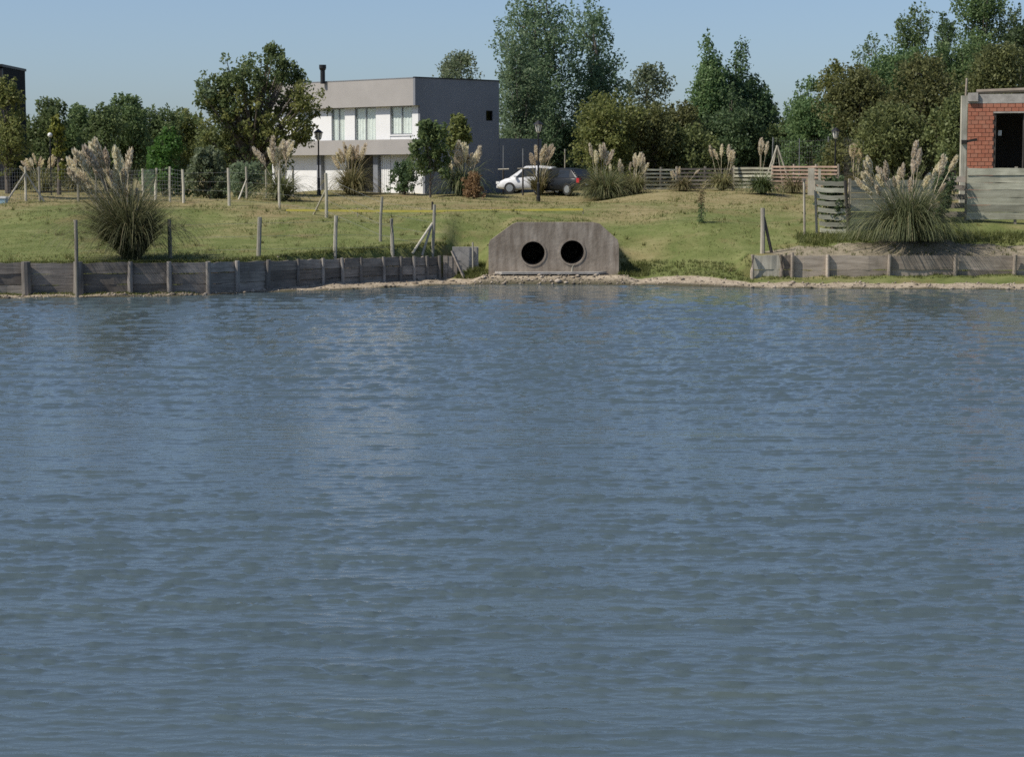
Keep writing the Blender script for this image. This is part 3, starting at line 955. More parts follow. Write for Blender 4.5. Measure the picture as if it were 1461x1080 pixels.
# the big leaning clump on the left bulkhead
pampas(188, 371, 252, 201, 90, 26, 'tall leaning pampas grass with creamy plumes on the left timber bulkhead', 'big_cream', 'blade_dark', 3000, .8, leanx=-.13, plean=-.27, pmin=.62)
pampas(1294, 344, 244, 198, 150, 25, 'large bushy pampas grass in front of the right plank fence', 'big_cream', 'blade_dark', 3000, 1.04, pmin=.6, plean=-.04)
pampas(402, 287, 236, 193, 56, 13, 'pampas clump with creamy plumes left of the first street lamp', 'white', 'blade')
pampas(502, 278, 226, 203, 50, 13, 'golden brown pampas clump in front of the white house ground floor', 'cream', 'blade_dry', 520)
pampas(660, 279, 228, 201, 56, 17, 'pampas clump with many white plumes before the dark house wall', 'white', 'blade', 520)
pampas(770, 279, 236, 204, 26, 9, 'narrow pampas clump right behind the middle street lamp', 'cream', 'blade_dry', 240, .6)
pampas(853, 280, 240, 206, 30, 7, 'pampas clump with tall white plumes right of the dark car', 'white', 'blade', 300)
pampas(880, 277, 244, 228, 30, 5, 'small pampas clump beside the rounded green bush', 'white', 'blade', 260)
pampas(905, 277, 242, 218, 36, 11, 'pampas clump with upright pale plumes at the left end of the slat fence', 'white', 'blade_dry', 380)
pampas(974, 273, 250, 234, 40, 6, 'low tan pampas clump in front of the slat fence', 'cream', 'blade_dry', 420)
pampas(1030, 272, 240, 202, 34, 7, 'tall plumed pampas clump in the middle of the slat fence', 'cream', 'blade_dry', 420)
pampas(1082, 270, 246, 192, 20, 3, 'pampas with a few very tall single plumes before the twin trees', 'white', 'blade', 200, .6, pmin=.82)
pampas(60, 274, 238, 216, 66, 14, 'pale pampas clump behind the left braced fence post', 'cream', 'blade_dry', 420)
pampas(18, 272, 238, 218, 46, 11, 'pale pampas clump at the far left edge', 'cream', 'blade_dry', 380)
pampas(112, 273, 240, 214, 40, 8, 'pale pampas clump partly behind the leaning one', 'cream', 'blade_dry', 320)
pampas(1222, 270, 244, 204, 30, 8, 'golden pampas clump behind the open slat panel', 'cream', 'blade_dry', 300)

pampas(864, 285, 234, 234, 56, 0, 'rounded plumeless grass clump right of the parked dark car', 'white', 'blade', 620, 1.05)
pampas(1087, 277, 240, 240, 38, 0, 'small green plumeless grass clump in front of the slat fence', 'white', 'blade_green', 360, 1.0)
pampas(1132, 276, 246, 246, 32, 0, 'low dull plumeless grass clump against the pinkish slat fence', 'white', 'blade_dry', 300, 1.0)

# ------------------------------------------------------------------ white house
def white_house():
    C = at(597, 276, 116.0); C.z = H(C.x, C.y) - .02
    # local x runs along the facade to the right (towards the near corner), local y into the house
    root = thing('modern_house', C, 'white two storey modern house with grey fascia and dark side wall', 'house', rz=-R(45))
    # local axes: +x -> (.707,-.707) ; facade runs along -x... use u = -x
    zb = at(597, 276, 116).z
    def Z(py): return at(597, py, 116).z - C.z
    # after rz=-45deg: local x=(.707,-.707), local y=(.707,.707). facade plane: direction -x = (-.707,.707), its normal -y = (-.707,-.707)
    zr, zf, zp, zq = Z(112), Z(151), Z(199), Z(220.5)
    U = 12.5                                       # facade length
    DEP = 6.2
    W = M['white']
    def bx(name, x0, x1, y0, y1, z0, z1, mat, par=root):
        return MB().box(((x0 + x1) / 2, (y0 + y1) / 2, (z0 + z1) / 2), (x1 - x0, y1 - y0, z1 - z0)).build(name, mat, par)
    # fascia / roof edge
    bx('fascia', -U, -.003, -.36, DEP - .2, zf, zr, M['render_grey'])
    bx('roof_flashing', -U - .02, .0, -.38, .0, zr, zr + .05, M['alu'])
    # balcony band
    bx('balcony_parapet', -U, -.003, -.36, -.2, zq, zp, M['render_grey'])
    bx('balcony_floor', -U, -.003, -.2, DEP - .3, zq + .06, zq + .3, M['render_grey'])
    # dark side wall (one slab, with a small window) facing the right
    oc = [(-.36, zr + .004), (DEP, zr + .004), (DEP, 0), (.35, 0), (.35, zq), (-.36, zq), (-.36, zp), (0, zp), (0, zf), (-.36, zf)]
    wy, wz0, wz1 = 5.42, Z(170.5), Z(155.5)
    hole = [(wy - .27, wz0), (wy + .27, wz0), (wy + .27, wz1), (wy - .27, wz1)]
    loops = [[Vector((a, b, 0)) for a, b in oc], [Vector((a, b, 0)) for a, b in hole]]
    flat = oc + hole
    tri = tessellate_polygon(loops)
    V, F = [], []
    for x in (0.0, .16):
        V += [(x, a, b) for a, b in flat]
    n = len(flat)
    for t in tri:
        F.append(tuple(t)); F.append(tuple(i + n for i in reversed(t)))
    for lo, cnt in ((0, len(oc)), (len(oc), len(hole))):
        for i in range(cnt):
            a, b = lo + i, lo + (i + 1) % cnt
            F.append((a, b, b + n, a + n))
    sw = MB().add(V, F).build('side_wall', M['charcoal'], root)
    bx('coping', .0, .19, -.37, DEP + .01, zr + .006, zr + .07, M['black_metal'], sw)
    win = bx('side_window', .02, .05, wy - .27, wy + .27, wz0, wz1, M['dark_glass'])
    mb = MB()
    for a in (-.27, .24): mb.box((.09, wy + a + .015, (wz0 + wz1) / 2), (.06, .035, wz1 - wz0 - .01))
    for b in (wz0 + .02, wz1 - .02): mb.box((.09, wy, b), (.055, .46, .035))
    mb.build('frame', M['black_metal'], win)
    # lower dark wall going on to the right
    zlow = at(740, 198, 121).z - C.z
    bx('garden_wall', .0, .2, DEP + .003, DEP + 3.5, -.1, zlow, M['charcoal'])
    # upper storey: white piers between windows
    wins = [(-2.35, -.5, Z(192)), (-5.42, -3.58, zp - .55), (-7.5, -6.3, zp - .55), (-10.6, -9.3, zp - .55)]
    edges = [-U]
    for a, b, s in sorted(wins): edges += [a, b]
    edges += [-.003]
    for i in range(0, len(edges), 2):
        bx('pier', edges[i], edges[i + 1], 0, .25, zq + .3, zf - .002, W)
    for a, b, s in wins:
        w = thing_part('window', root, (a + b) / 2, .09, s)
        h = zf - s - .01; wd = b - a
        if s > zp: bx('window_sill', a - .04, b + .04, -.03, .24, s - .07, s, W)
        if s > zp: bx('apron_wall', a, b, .02, .24, zq + .3, s - .072, W)
        mb = MB()
        for xx in (-wd / 2 + .03, 0, wd / 2 - .03): mb.box((xx, 0, h / 2), (.06, .07, h))
        for zz in (.03, h - .03): mb.box((0, .003, zz), (wd - .12, .06, .06))
        mb.build('frame', M['alu'], w)
        for xx in (-wd / 4, wd / 4):
            MB().box((xx, .01, h / 2), (wd / 2 - .09, .012, h - .12)).build('pane', M['glass'], w)
        mb = MB(); nf = 22
        V = [(-wd / 2 + wd * i / nf, .075 + .025 * math.sin(i * 1.9), z) for z in (.03, h - .05) for i in range(nf + 1)]
        mb.add(V, [(i, i + 1, nf + 2 + i, nf + 1 + i) for i in range(nf)])
        mb.build('curtain', M['curtain'], w)
    bx('room_wall', -U, -.01, 1.6, 1.75, zq + .3, zf - .003, M['interior'])
    # ground floor
    g0, g1 = -.1, zq + .055
    bx('ground_wall', -2.75, -.01, .35, .6, g0, g1, W)
    gd = bx('garage_door', -3.55, -2.76, .33, .42, .0, g1 - .1, M['curtain'])
    for i in range(5): bx('door_slat', -3.5 + i * .16, -3.38 + i * .16, .31, .329, .05, g1 - .14, M['white'], gd)
    bx('pillar', -3.95, -3.56, .1, .5, g0, g1 - .002, M['charcoal'])
    bx('entrance_wall', -6.6, -3.96, 1.3, 1.5, g0, g1, M['interior'])
    bx('ground_wall', -8.6, -6.6, .35, .6, g0, g1, W)
    bx('pillar', -9.0, -8.61, .1, .5, g0, g1 - .002, M['charcoal'])
    bx('ground_wall', -U, -9.01, .35, .6, g0, g1, W)
    bx('room_wall', -U, -.012, DEP - .25, DEP - .1, g0, zf - .004, M['interior'])
    bx('gable_wall', -U - .2, -U, -.3, DEP, g0, zr - .01, W)
    # flue
    cx = at(460.5, 115, 121)
    lp = root.matrix_basis.inverted() @ cx if False else Matrix.Rotation(R(45), 3, 'Z') @ (cx - C)
    h = (115 - 91) / ppm(121)
    MB().tube([(lp.x, lp.y, zr - .1), (lp.x, lp.y, zr + h * .68), (lp.x, lp.y, zr + h * .70), (lp.x, lp.y, zr + h * .8), (lp.x, lp.y, zr + h)],
              [.14, .14, .17, .21, .21], 14).build('flue', M['black_metal'], root)
    return root

def thing_part(name, parent, x, y, z):
    o = bpy.data.objects.new(name, None); o.empty_display_size = .2
    col.objects.link(o); o.parent = parent; o.location = (x, y, z)
    return o
white_house()

# ------------------------------------------------------------------ black building at far left
def black_building():
    p = stand(0, 124)
    top = at(30, 92, 124).z - p.z
    right = at(38, 200, 129.8).x - p.x
    root = thing('black_building', p, 'black flat roofed building at the far left edge', 'house', rz=0)
    L = -9.0
    MB().box(((L + right) / 2, 3.0, top / 2), (right - L, 5.6, top - .3)).build('wall', M['black_wall'], root)
    MB().box(((L + right) / 2, 2.9, top - .075), (right - L + .1, 6.1, .15)).build('roof', M['black_metal'], root)
    MB().box((right - .14, .06, top / 2 - .1), (.28, .28, top - .3)).build('corner_post', M['black_metal'], root)
    MB().box(((L + right) / 2, .06, top - .55), (right - L - .3, .25, .75)).build('fascia', M['black_metal'], root)
    x = right - .5
    for i in range(5):
        w = MB().box((x - .75, .17, top - 2.05), (1.3, .04, 2.0)).build('window', M['dark_glass'], root)
        MB().box((x - .05, .13, top - 2.05), (.1, .1, 2.0)).build('frame', M['black_metal'], w)
        x -= 1.5
black_building()

# ------------------------------------------------------------------ brick house on the right
def brick_house():
    p = stand(1378, 88.0)
    PHI = R(15)
    root = thing('brick_house', p, 'unfinished red brick house with dark opening at the right edge', 'house', rz=-PHI)
    def Z(py): return at(1378, py, 88).z - p.z
    zt, zbeam, zo = Z(135), Z(148), Z(160)
    Wd, D = 6.0, 5.0
    o0, o1 = 1.12, 3.6
    core = MB()
    core.box((o0 / 2, .2, zbeam / 2 - .1), (o0 - .03, .28, zbeam + .2))
    core.box(((o1 + Wd) / 2, .2, zbeam / 2 - .1), (Wd - o1 - .03, .28, zbeam + .2))
    core.box(((o0 + o1) / 2, .2, (zo + zbeam) / 2 + .02), (o1 - o0 + .04, .276, zbeam - zo - .02))
    core.build('wall', M['mortar'], root)
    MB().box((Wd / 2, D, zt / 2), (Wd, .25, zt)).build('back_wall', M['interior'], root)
    MB().box((Wd - .15, D / 2 + .2, zt / 2), (.25, D - .5, zt - .05)).build('end_wall', M['mortar'], root)
    MB().box((.16, D / 2 + .2, zbeam / 2), (.25, D - .5, zbeam)).build('end_wall', M['mortar'], root)
    # bricks
    bw, bh, gap = .3, .155, .016
    meshes = {}
    def brick(x0, x1, z, hgt=bh):
        w = round(x1 - x0, 2)
        if (w, hgt) not in meshes:
            mb = MB()
            a, b, e = w / 2, hgt / 2, .006
            mb.box((0, 0, 0), (w, .05, hgt))
            meshes[(w, hgt)] = mb.mesh('brick'); meshes[(w, hgt)].materials.append(M['brick'])
        o = link('brick', meshes[(w, hgt)], None, root)
        g = random.Random(int(x0 * 1000 + z * 7919))
        o.location = ((x0 + x1) / 2, .045 + g.uniform(-.006, .004), z + hgt / 2)
    rows = int(zbeam / (bh + gap))
    step = zbeam / rows
    for r in range(rows):
        z = r * step + .005
        for a, b in ([(0.02, o0), (o1, Wd)] if z + bh < zo + .06 else [(0.02, Wd)]):
            if z + bh < Z(262) and a > 1: continue
            x = a - (0 if r % 2 else bw / 2)
            while x < b - .05:
                x0, x1 = max(x, a), min(x + bw, b)
                if x1 - x0 > .06: brick(x0, x1 - gap, z)
                x += bw
    MB().box((Wd / 2, .19, (zbeam + zt) / 2), (Wd + .02, .36, zt - zbeam)).build('ring_beam', M['cement'], root)
    MB().box(((o0 + o1) / 2, .185, zo - .03), (o1 - o0 + .1, .33, .06)).build('lintel', M['cement'], root)
    MB().tube([(.35, .1, zt + .1), (2.5, .08, zt + .16), (Wd, .08, zt + .22)], .1, 8).build('roof_pipe', M['wood_tan'], root)
    MB().box((.22, .12, zt - .12), (.42, .5, .36)).build('beam_end', M['cement'], root)
    MB().box((Wd / 2, D / 2, zt - .1), (Wd - .1, D - .2, .18)).build('roof_slab', M['cement'], root)
    fr = MB()
    fr.box((o0 + .035, .12, zo / 2), (.07, .1, zo - .08)); fr.box((o0 + 1.2, .2, zo / 2), (.06, .06, zo - .08))
    fr.build('door_frame', M['wood_dark'], root)
    MB().box((o0 + .22, .6, Z(190)), (.14, .1, .22)).build('wall_lamp', M['frosted'], root)
brick_house()

def house_post():
    p = stand(1373, 86.6)
    t = at(1373, 137, 86.6).z - p.z
    root = thing('tall_post', p, 'tall pale timber post with dark bracket before the brick house', 'post')
    MB().box((0, 0, t / 2 - .1), (.24, .22, t + .2)).build('post', M['wood_post_pale'], root)
    t2 = at(1373, 112, 86.6).z - p.z
    MB().tube([(.06, .05, t - .4), (.1, .05, t2)], .045, 6).build('upper_pole', M['wood_tan'], root)
    zb = at(1373, 203, 86.6).z - p.z
    mb = MB()
    mb.box((.0, -.16, zb), (.22, .1, .16)); mb.box((.3, -.1, zb + .06), (.5, .07, .1), rot=Matrix.Rotation(-.2, 3, 'Y'))
    mb.build('bracket', M['wood_dark'], root)
house_post()

# ------------------------------------------------------------------ culvert headwall
def headwall():
    root = thing('culvert_headwall', (HWX, HWY, .25), 'concrete culvert headwall with two round drain pipes at the waterline', 'culvert')
    zb = .25
    pts = [(697, 388), (697, 349), (699, 343.5), (731, 320), (738, 317.5), (846, 317.5), (856, 319.5), (881, 342), (883, 349), (883, 388)]
    P = [at(a, b, HWY - .2) for a, b in pts]
    oc = [(q.x - HWX, q.z - zb) for q in P]
    oc[0] = (oc[0][0], -.35); oc[-1] = (oc[-1][0], -.35)
    holes = []; cs = []
    for (a, b, r) in ((760.5, 361.5, .455), (816.5, 360, .455)):
        q = at(a, b, HWY - .2); c = (q.x - HWX, q.z - zb); cs.append((c, r))
        holes.append([(c[0] + r * math.cos(w * 2 * math.pi / 36), c[1] + r * math.sin(w * 2 * math.pi / 36)) for w in range(36)])
    loops = [[Vector((a, b, 0)) for a, b in l] for l in [oc] + holes]
    flat = sum([oc] + holes, [])
    tri = tessellate_polygon(loops)
    n = len(flat)
    V = [(a, -.2, b) for a, b in flat] + [(a, .2, b) for a, b in flat]
    F = []
    for t in tri: F += [tuple(t), tuple(i + n for i in reversed(t))]
    lo = 0
    for l in [oc] + holes:
        for i in range(len(l)):
            a, b = lo + i, lo + (i + 1) % len(l)
            F.append((a, b, b + n, a + n))
        lo += len(l)
    MB().add(V, F).build('wall', M['concrete'], root)
    for c, r in cs:
        mb = MB()
        V = []; N = 36
        for (rr, yy) in ((r + .03, -.2), (r + .03, -.218), (r - .03, -.218), (r - .03, 5.0)):
            V += [(c[0] + rr * math.cos(w * 2 * math.pi / N), yy, c[1] + rr * math.sin(w * 2 * math.pi / N)) for w in range(N)]
        F = [(k * N + i, k * N + (i + 1) % N, (k + 1) * N + (i + 1) % N, (k + 1) * N + i) for k in range(3) for i in range(N)]
        F.append(tuple(3 * N + i for i in range(N)))
        mb.add(V, F).build('drain_pipe', M['concrete'], root, smooth=False)
    a0, a1 = at(706, 386, 74).x - HWX, at(866, 386, 74).x - HWX
    poly = [(a0, -.35), (a1, -.28), (a1 - .3, -1.0), (a0 + .5, -1.05)]
    MB().prism([(a0, -.22), (a1, -.22), (a1 - .3, -.58), (a0 + .25, -.62)], lambda a, b, t: (a, b, t), .09, .17).build('apron_slab', M['cement'], root)
    q = at(816, 377, HWY - .45)
    MB().tube([(q.x - HWX, -.42, .12), (q.x - HWX + .02, -.36, .3), (q.x - HWX + .07, -.34, .42)], [.05, .035, .015], 7).build('pipe_debris', M['wood_post_pale'], root)
headwall()

# ------------------------------------------------------------------ timber bulkheads
def rough_post(r, h, seed, top_slant=.05, n=9):
    g = random.Random(seed)
    mb = MB()
    mb.tube([(0, 0, -.4), (g.gauss(0, .01), g.gauss(0, .01), h * .5), (g.gauss(0, .015), g.gauss(0, .015), h)], [r * 1.05, r, r * .93], n)
    return mb

def plank_mesh(L, h, t, seed):
    g = random.Random(seed)
    n = 6
    V = []
    for i in range(n + 1):
        x = -L / 2 + L * i / n
        dz0, dz1, dy = g.gauss(0, h * .02), g.gauss(0, h * .03), g.gauss(0, .006)
        V += [(x, -t / 2 + dy, -h / 2 + dz0), (x, t / 2 + dy, -h / 2 + dz0), (x, t / 2 + dy, h / 2 + dz1), (x, -t / 2 + dy, h / 2 + dz1)]
    F = [(0, 3, 2, 1), (n * 4, n * 4 + 1, n * 4 + 2, n * 4 + 3)]
    for i in range(n):
        for k in range(4):
            a, b = i * 4 + k, i * 4 + (k + 1) % 4
            F.append((a, b, b + 4, a + 4))
    return MB().add(V, F).mesh('plank')

def bulkhead(path, tops, rows, label, mat, pile_r, extra=None):
    root = thing('timber_bulkhead', (path[0][0], path[0][1], 0), label, 'bulkhead', 'timber bulkheads along the shore')
    O = Vector((path[0][0], path[0][1], 0))
    for i, (x, y, r) in enumerate(path):
        z0 = -.1; zt = tops[i]
        if r > 0:
            o = rough_post(r, zt - z0, 40 + i).build('pile', M['wood_pile'] if mat != 'wood_tan' else M['wood_tan'], root, Vector((x, y - .09 - r * .6, z0)) - O)
            g = random.Random(i); o.rotation_euler = (g.gauss(0, .012), g.gauss(0, .02), g.uniform(0, 3))
    for i in range(len(path) - 1):
        a = Vector(path[i][:2]); b = Vector(path[i + 1][:2])
        L = (b - a).length; ang = math.atan2(b.y - a.y, b.x - a.x); m = (a + b) / 2
        zt = min(tops[i], tops[i + 1]) - .03; hgt = zt / rows
        for k in range(rows):
            me = plank_mesh(L - .012, hgt - .016, .07, i * 10 + k)
            o = link('plank', me, M['wood_post_pale' if mat == 'wood_tan' and i == 0 else mat], root, Vector((m.x, m.y, 0)) - O)
            g = random.Random(i * 31 + k)
            o.location.z = hgt * (k + .5) + g.gauss(0, .008)
            o.location += Vector((math.sin(ang), -math.cos(ang), 0)) * g.uniform(-.012, .03)
            o.rotation_euler = (g.gauss(0, .02), g.gauss(0, .006), ang)
    return root

def left_bulkhead():
    pxs = [-60, -20, 40, 113, 187, 243, 298, 340, 382, 426, 462, 490, 516, 548, 572, 592, 610, 628]
    path, tops = [], []
    for px in pxs:
        lo, hi_ = 58.0, 80.0
        for _ in range(40):                       # where the ray column meets the wall line
            m = (lo + hi_) / 2
            x = at(px, 395, m).x
            if m < np.interp(x, WLX, WLY): lo = m
            else: hi_ = m
        x = at(px, 395, lo).x
        r = .16 if px in (40, 113) else (.085 if px < 400 else .06)
        path.append((x, lo, r)); tops.append(float(np.interp(px, [0, 300, 640], [1.13, 1.08, .99])))
    bulkhead(path, tops, 3, 'dark weathered timber bulkhead on the left shore', 'wood_grey', .1)
    e = path[-1]
    # bundled boards that close its right end
    root = thing('leaning_board', (e[0] + .75, e[1] - .05, .2), 'dark board leaning at the right end of the left bulkhead', 'board')
    b0, b1 = Vector((.12, -.1, 0)), Vector((-.32, .1, .95))
    mb = MB()
    dirv = (b1 - b0); mb.box((b0 + b1) / 2, (.14, .05, dirv.length), rot=dirv.to_track_quat('Z', 'Y').to_matrix())
    mb.build('plank', M['wood_grey'], root)
    root = thing('end_piles', (e[0] + .35, e[1] + .02, .05), 'cluster of dark upright boards ending the left bulkhead', 'boards')
    for k in range(3):
        MB().box((-.16 + k * .17, .02 * k, .45), (.16, .07, .98 - .05 * k)).build('plank', M['wood_grey'], root)
    s = at(664, 383, 74.9)
    sl = thing('concrete_slab', (s.x, s.y + .1, H(s.x, s.y) - .1), 'pale upright concrete slab between bulkhead and culvert', 'slab')
    MB().box((0, 0, .47), (.95, .14, 1.02)).build('slab', M['cement'], sl)
    MB().tube([(.28, -.16, -.1), (.27, -.16, 1.15)], .035, 6).build('stake', M['wood_post_pale'], sl)
left_bulkhead()

def right_bulkhead():
    pxs = [1073, 1115, 1130, 1180, 1268, 1362, 1446, 1500]
    path, tops = [], []
    for px in pxs:
        d = 73.5; x = at(px, 376, d).x
        path.append((x, d, .075 if px not in (1130,) else .06)); tops.append(1.06 if px != 1130 else 1.14)
    bulkhead(path, tops, 2, 'low sunlit timber bulkhead on the right shore', 'wood_tan', .07)
right_bulkhead()

# ------------------------------------------------------------------ wire fences
def wire_fence(name, posts, label, mesh_to, braces=(), pr=.06, mat='wood_post_pale', wires=4):
    """posts: (px, base py, top py)"""
    pts = []
    for px, b, t in posts:
        p = hit(px, b); h = at(px, t, p.y).z - p.z
        pts.append((p, h))
    O = pts[0][0].copy()
    root = thing(name, O, label, 'fence')
    for i, (p, h) in enumerate(pts):
        g = random.Random(i + len(label))
        o = rough_post(pr * g.uniform(.85, 1.15), h, i * 3 + 1, n=7).build('post', M[mat], root, p - O)
        o.rotation_euler = (g.gauss(0, .012), g.gauss(0, .02), 0)
    for (i, px, by, frac) in braces:
        p, h = pts[i]; q = hit(px, by)
        MB().tube([(0, 0, -.05), p + Vector((0, 0, h * frac)) - q], [pr * .8, pr * .65], 7).build('brace', M[mat], root, q - O)
    mb = MB()
    for a in range(len(pts) - 1):
        (p0, h0), (p1, h1) = pts[a], pts[a + 1]
        L = (p1 - p0).length
        dense = a < mesh_to
        n = 9 if dense else wires
        for k in range(n):
            f = (k + .6) / n * .98
            mb.tube([p0 + Vector((0, -.05, h0 * f)) - O, p1 + Vector((0, -.05, h1 * f)) - O], .004, 3, cap=False)
        if dense:
            m = int(L / .14)
            for k in range(1, m):
                f = k / m; p = p0.lerp(p1, f); hh = h0 + (h1 - h0) * f
                mb.tube([p + Vector((0, -.046, .05)) - O, p + Vector((0, -.046, hh * .98)) - O], .0035, 3, cap=False)
    w = mb.build('wire_mesh', M['steel'], root)
    tag(w, kind='stuff')
    return root

wire_fence('wire_fence', [(-30, 288, 240), (37, 287, 238), (57, 287, 238), (112, 288, 240), (137, 288, 241), (174, 288, 242), (205, 288, 241), (222, 288, 240), (243, 289, 238), (262, 290, 242),
                          (327, 294, 240), (399, 299, 243), (466, 311, 247), (543, 345, 281), (617, 362, 292)],
           'wire mesh fence with pale posts across the left lawn and down to the shore', 9,
           braces=[(1, 9, 287, .82), (1, 64, 288, .82), (12, 447, 306, .65), (14, 588, 360, .62), (14, 602, 363, .62)], mat='wood_post_pale')
wire_fence('wire_fence', [(109, 369, 314), (243, 369, 313), (369, 367, 310), (478, 365, 308), (560, 363, 312)],
           'row of thin fence posts just behind the left timber bulkhead', 0, pr=.07, wires=3)
wire_fence('wire_fence', [(352, 284, 238), (380, 283, 242), (418, 281, 240)], 'short run of braced posts under the big tree', 0, braces=[(0, 340, 285, .6)], pr=.055)
wire_fence('wire_fence', [(1100, 269.5, 196), (1140, 269.5, 198), (1180, 269.5, 195), (1232, 269.5, 196)], 'tall wire mesh fence behind the pinkish slat fence', 3, pr=.035, mat='steel')

# tall pile standing in front of the left bulkhead
def front_pile():
    p = at(111, 418, 65.9)
    root = thing('mooring_post', (p.x, 65.75, -.1), 'slim tall post standing in the water before the left bulkhead', 'post')
    t = at(109, 314, 65.75).z + .1
    rough_post(.055, t, 8).build('post', M['wood_pole'], root)
front_pile()

def corner_post():
    p = hit(1088, 362)
    root = thing('braced_post', p, 'grey post with dark raking brace above the right bulkhead', 'post')
    h = at(1087, 297, p.y).z - p.z
    rough_post(.085, h, 3).build('post', M['wood_pole'], root)
    q = hit(1102, 361) - p
    MB().tube([(q.x, q.y, -.1), (.03, .0, h * .8)], [.06, .05], 7).build('brace', M['wood_dark'], root)
    p = hit(1148, 336)
    root = thing('thin_post', p, 'thin grey pole left of the open slat panel', 'post')
    h = at(1148, 258, p.y).z - p.z
    MB().tube([(0, 0, -.2), (-.05, 0, h)], .045, 7).build('pole', M['wood_pole'], root)
    MB().box((-.05, 0, h + .04), (.14, .14, .08)).build('cap', M['wood_pole'], root)
corner_post()

# ------------------------------------------------------------------ plank fences on the right
def slat_panel():
    p = hit(1187, 334)
    root = thing('slat_panel', p, 'leaning open panel of warped pale slats left of the right pampas', 'fence panel')
    s = 1 / ppm(p.y)
    n = 8
    for i in range(n):
        f = i / (n - 1)
        py = 330 - f * 68
        x0 = (1170 - f * 8 - 1187) * s; x1 = (1207 - 1187) * s
        z = at(1187, py, p.y).z - p.z
        g = random.Random(i)
        V = []; m = 6
        for k in range(m + 1):
            x = x0 + (x1 - x0) * k / m
            sag = -.05 * math.sin(math.pi * k / m) * g.uniform(.4, 1.3) + .05 * (1 - k / m)
            hh = .085
            V += [(x, -.02, z + sag - hh), (x, .02, z + sag - hh), (x, .02, z + sag + hh), (x, -.02, z + sag + hh)]
        F = [(0, 3, 2, 1), (m * 4, m * 4 + 1, m * 4 + 2, m * 4 + 3)]
        for k in range(m):
            for c in range(4):
                a, b = k * 4 + c, k * 4 + (c + 1) % 4
                F.append((a, b, b + 4, a + 4))
        MB().add(V, F).build('slat', M['wood_pale'], root)
    h = at(1205, 258, p.y).z - p.z
    MB().tube([((1211 - 1187) * s, -.07, -.2), ((1204 - 1187) * s, -.07, h)], .06, 7).build('post', M['wood_dark'], root)
    MB().tube([((1166 - 1187) * s, .06, -.1), ((1162 - 1187) * s, .06, h)], .05, 7).build('post', M['wood_pole'], root)
slat_panel()

def board_fence(pa, pb, da, db, ztops, zbots, n, label, mat, gapf=.94, posts=2, seed=0):
    A = at(pa, 290, da); B = at(pb, 290, db)
    A.z = B.z = 0
    L = (B - A).length; ang = math.atan2(B.y - A.y, B.x - A.x)
    za, zb_ = at(pa, zbots, da).z, at(pa, ztops, da).z
    root = thing('plank_fence', (A.x, A.y, za), label, 'fence', 'plank fences', rz=ang)
    h = (zb_ - za) / n
    for i in range(n):
        me = plank_mesh(L - .02, h * gapf, .035, seed + i)
        o = link('plank', me, M[mat], root, (L / 2, random.Random(seed + i).uniform(-.02, .02), h * (i + .5)))
        o.rotation_euler = (random.Random(i).gauss(0, .02), random.Random(i + seed).gauss(0, .004), 0)
    for k in range(posts):
        x = L * k / max(1, posts - 1)
        MB().box((x, .09, (zb_ - za) / 2 - .15), (.1, .1, zb_ - za + .4)).build('post', M['wood_pole'], root)
    return root
board_fence(1379, 1520, 79.6, 79.3, 240, 313.5, 7, 'tall pale plank fence below the brick house', 'wood_pale', .955, 3, 10)
board_fence(1213, 1330, 78.4, 79.0, 257, 330, 8, 'pale plank fence half hidden by the right pampas grass', 'wood_pale', .93, 3, 40)
board_fence(1330, 1378, 80.2, 79.8, 250, 312, 5, 'short broken fence bay between the pampas and the tall plank fence', 'wood_grey', .62, 2, 70)
board_fence(921, 966, 112, 112.5, 240, 272, 6, 'thin white slat fence bay beside the pampas clumps', 'wood_pale', .45, 3, 80)
board_fence(966, 1046, 112.5, 113, 239, 271, 6, 'slat fence bay mostly hidden by tan pampas', 'wood_grey', .5, 3, 90)
board_fence(1046, 1100, 112, 111, 238, 270, 6, 'greenish slat fence bay behind the small green bush', 'wood_pale', .6, 2, 100)
board_fence(1100, 1194, 110, 106, 236, 271, 7, 'pinkish weathered slat fence bay under the white trestle', 'wood_pink', .5, 4, 110)

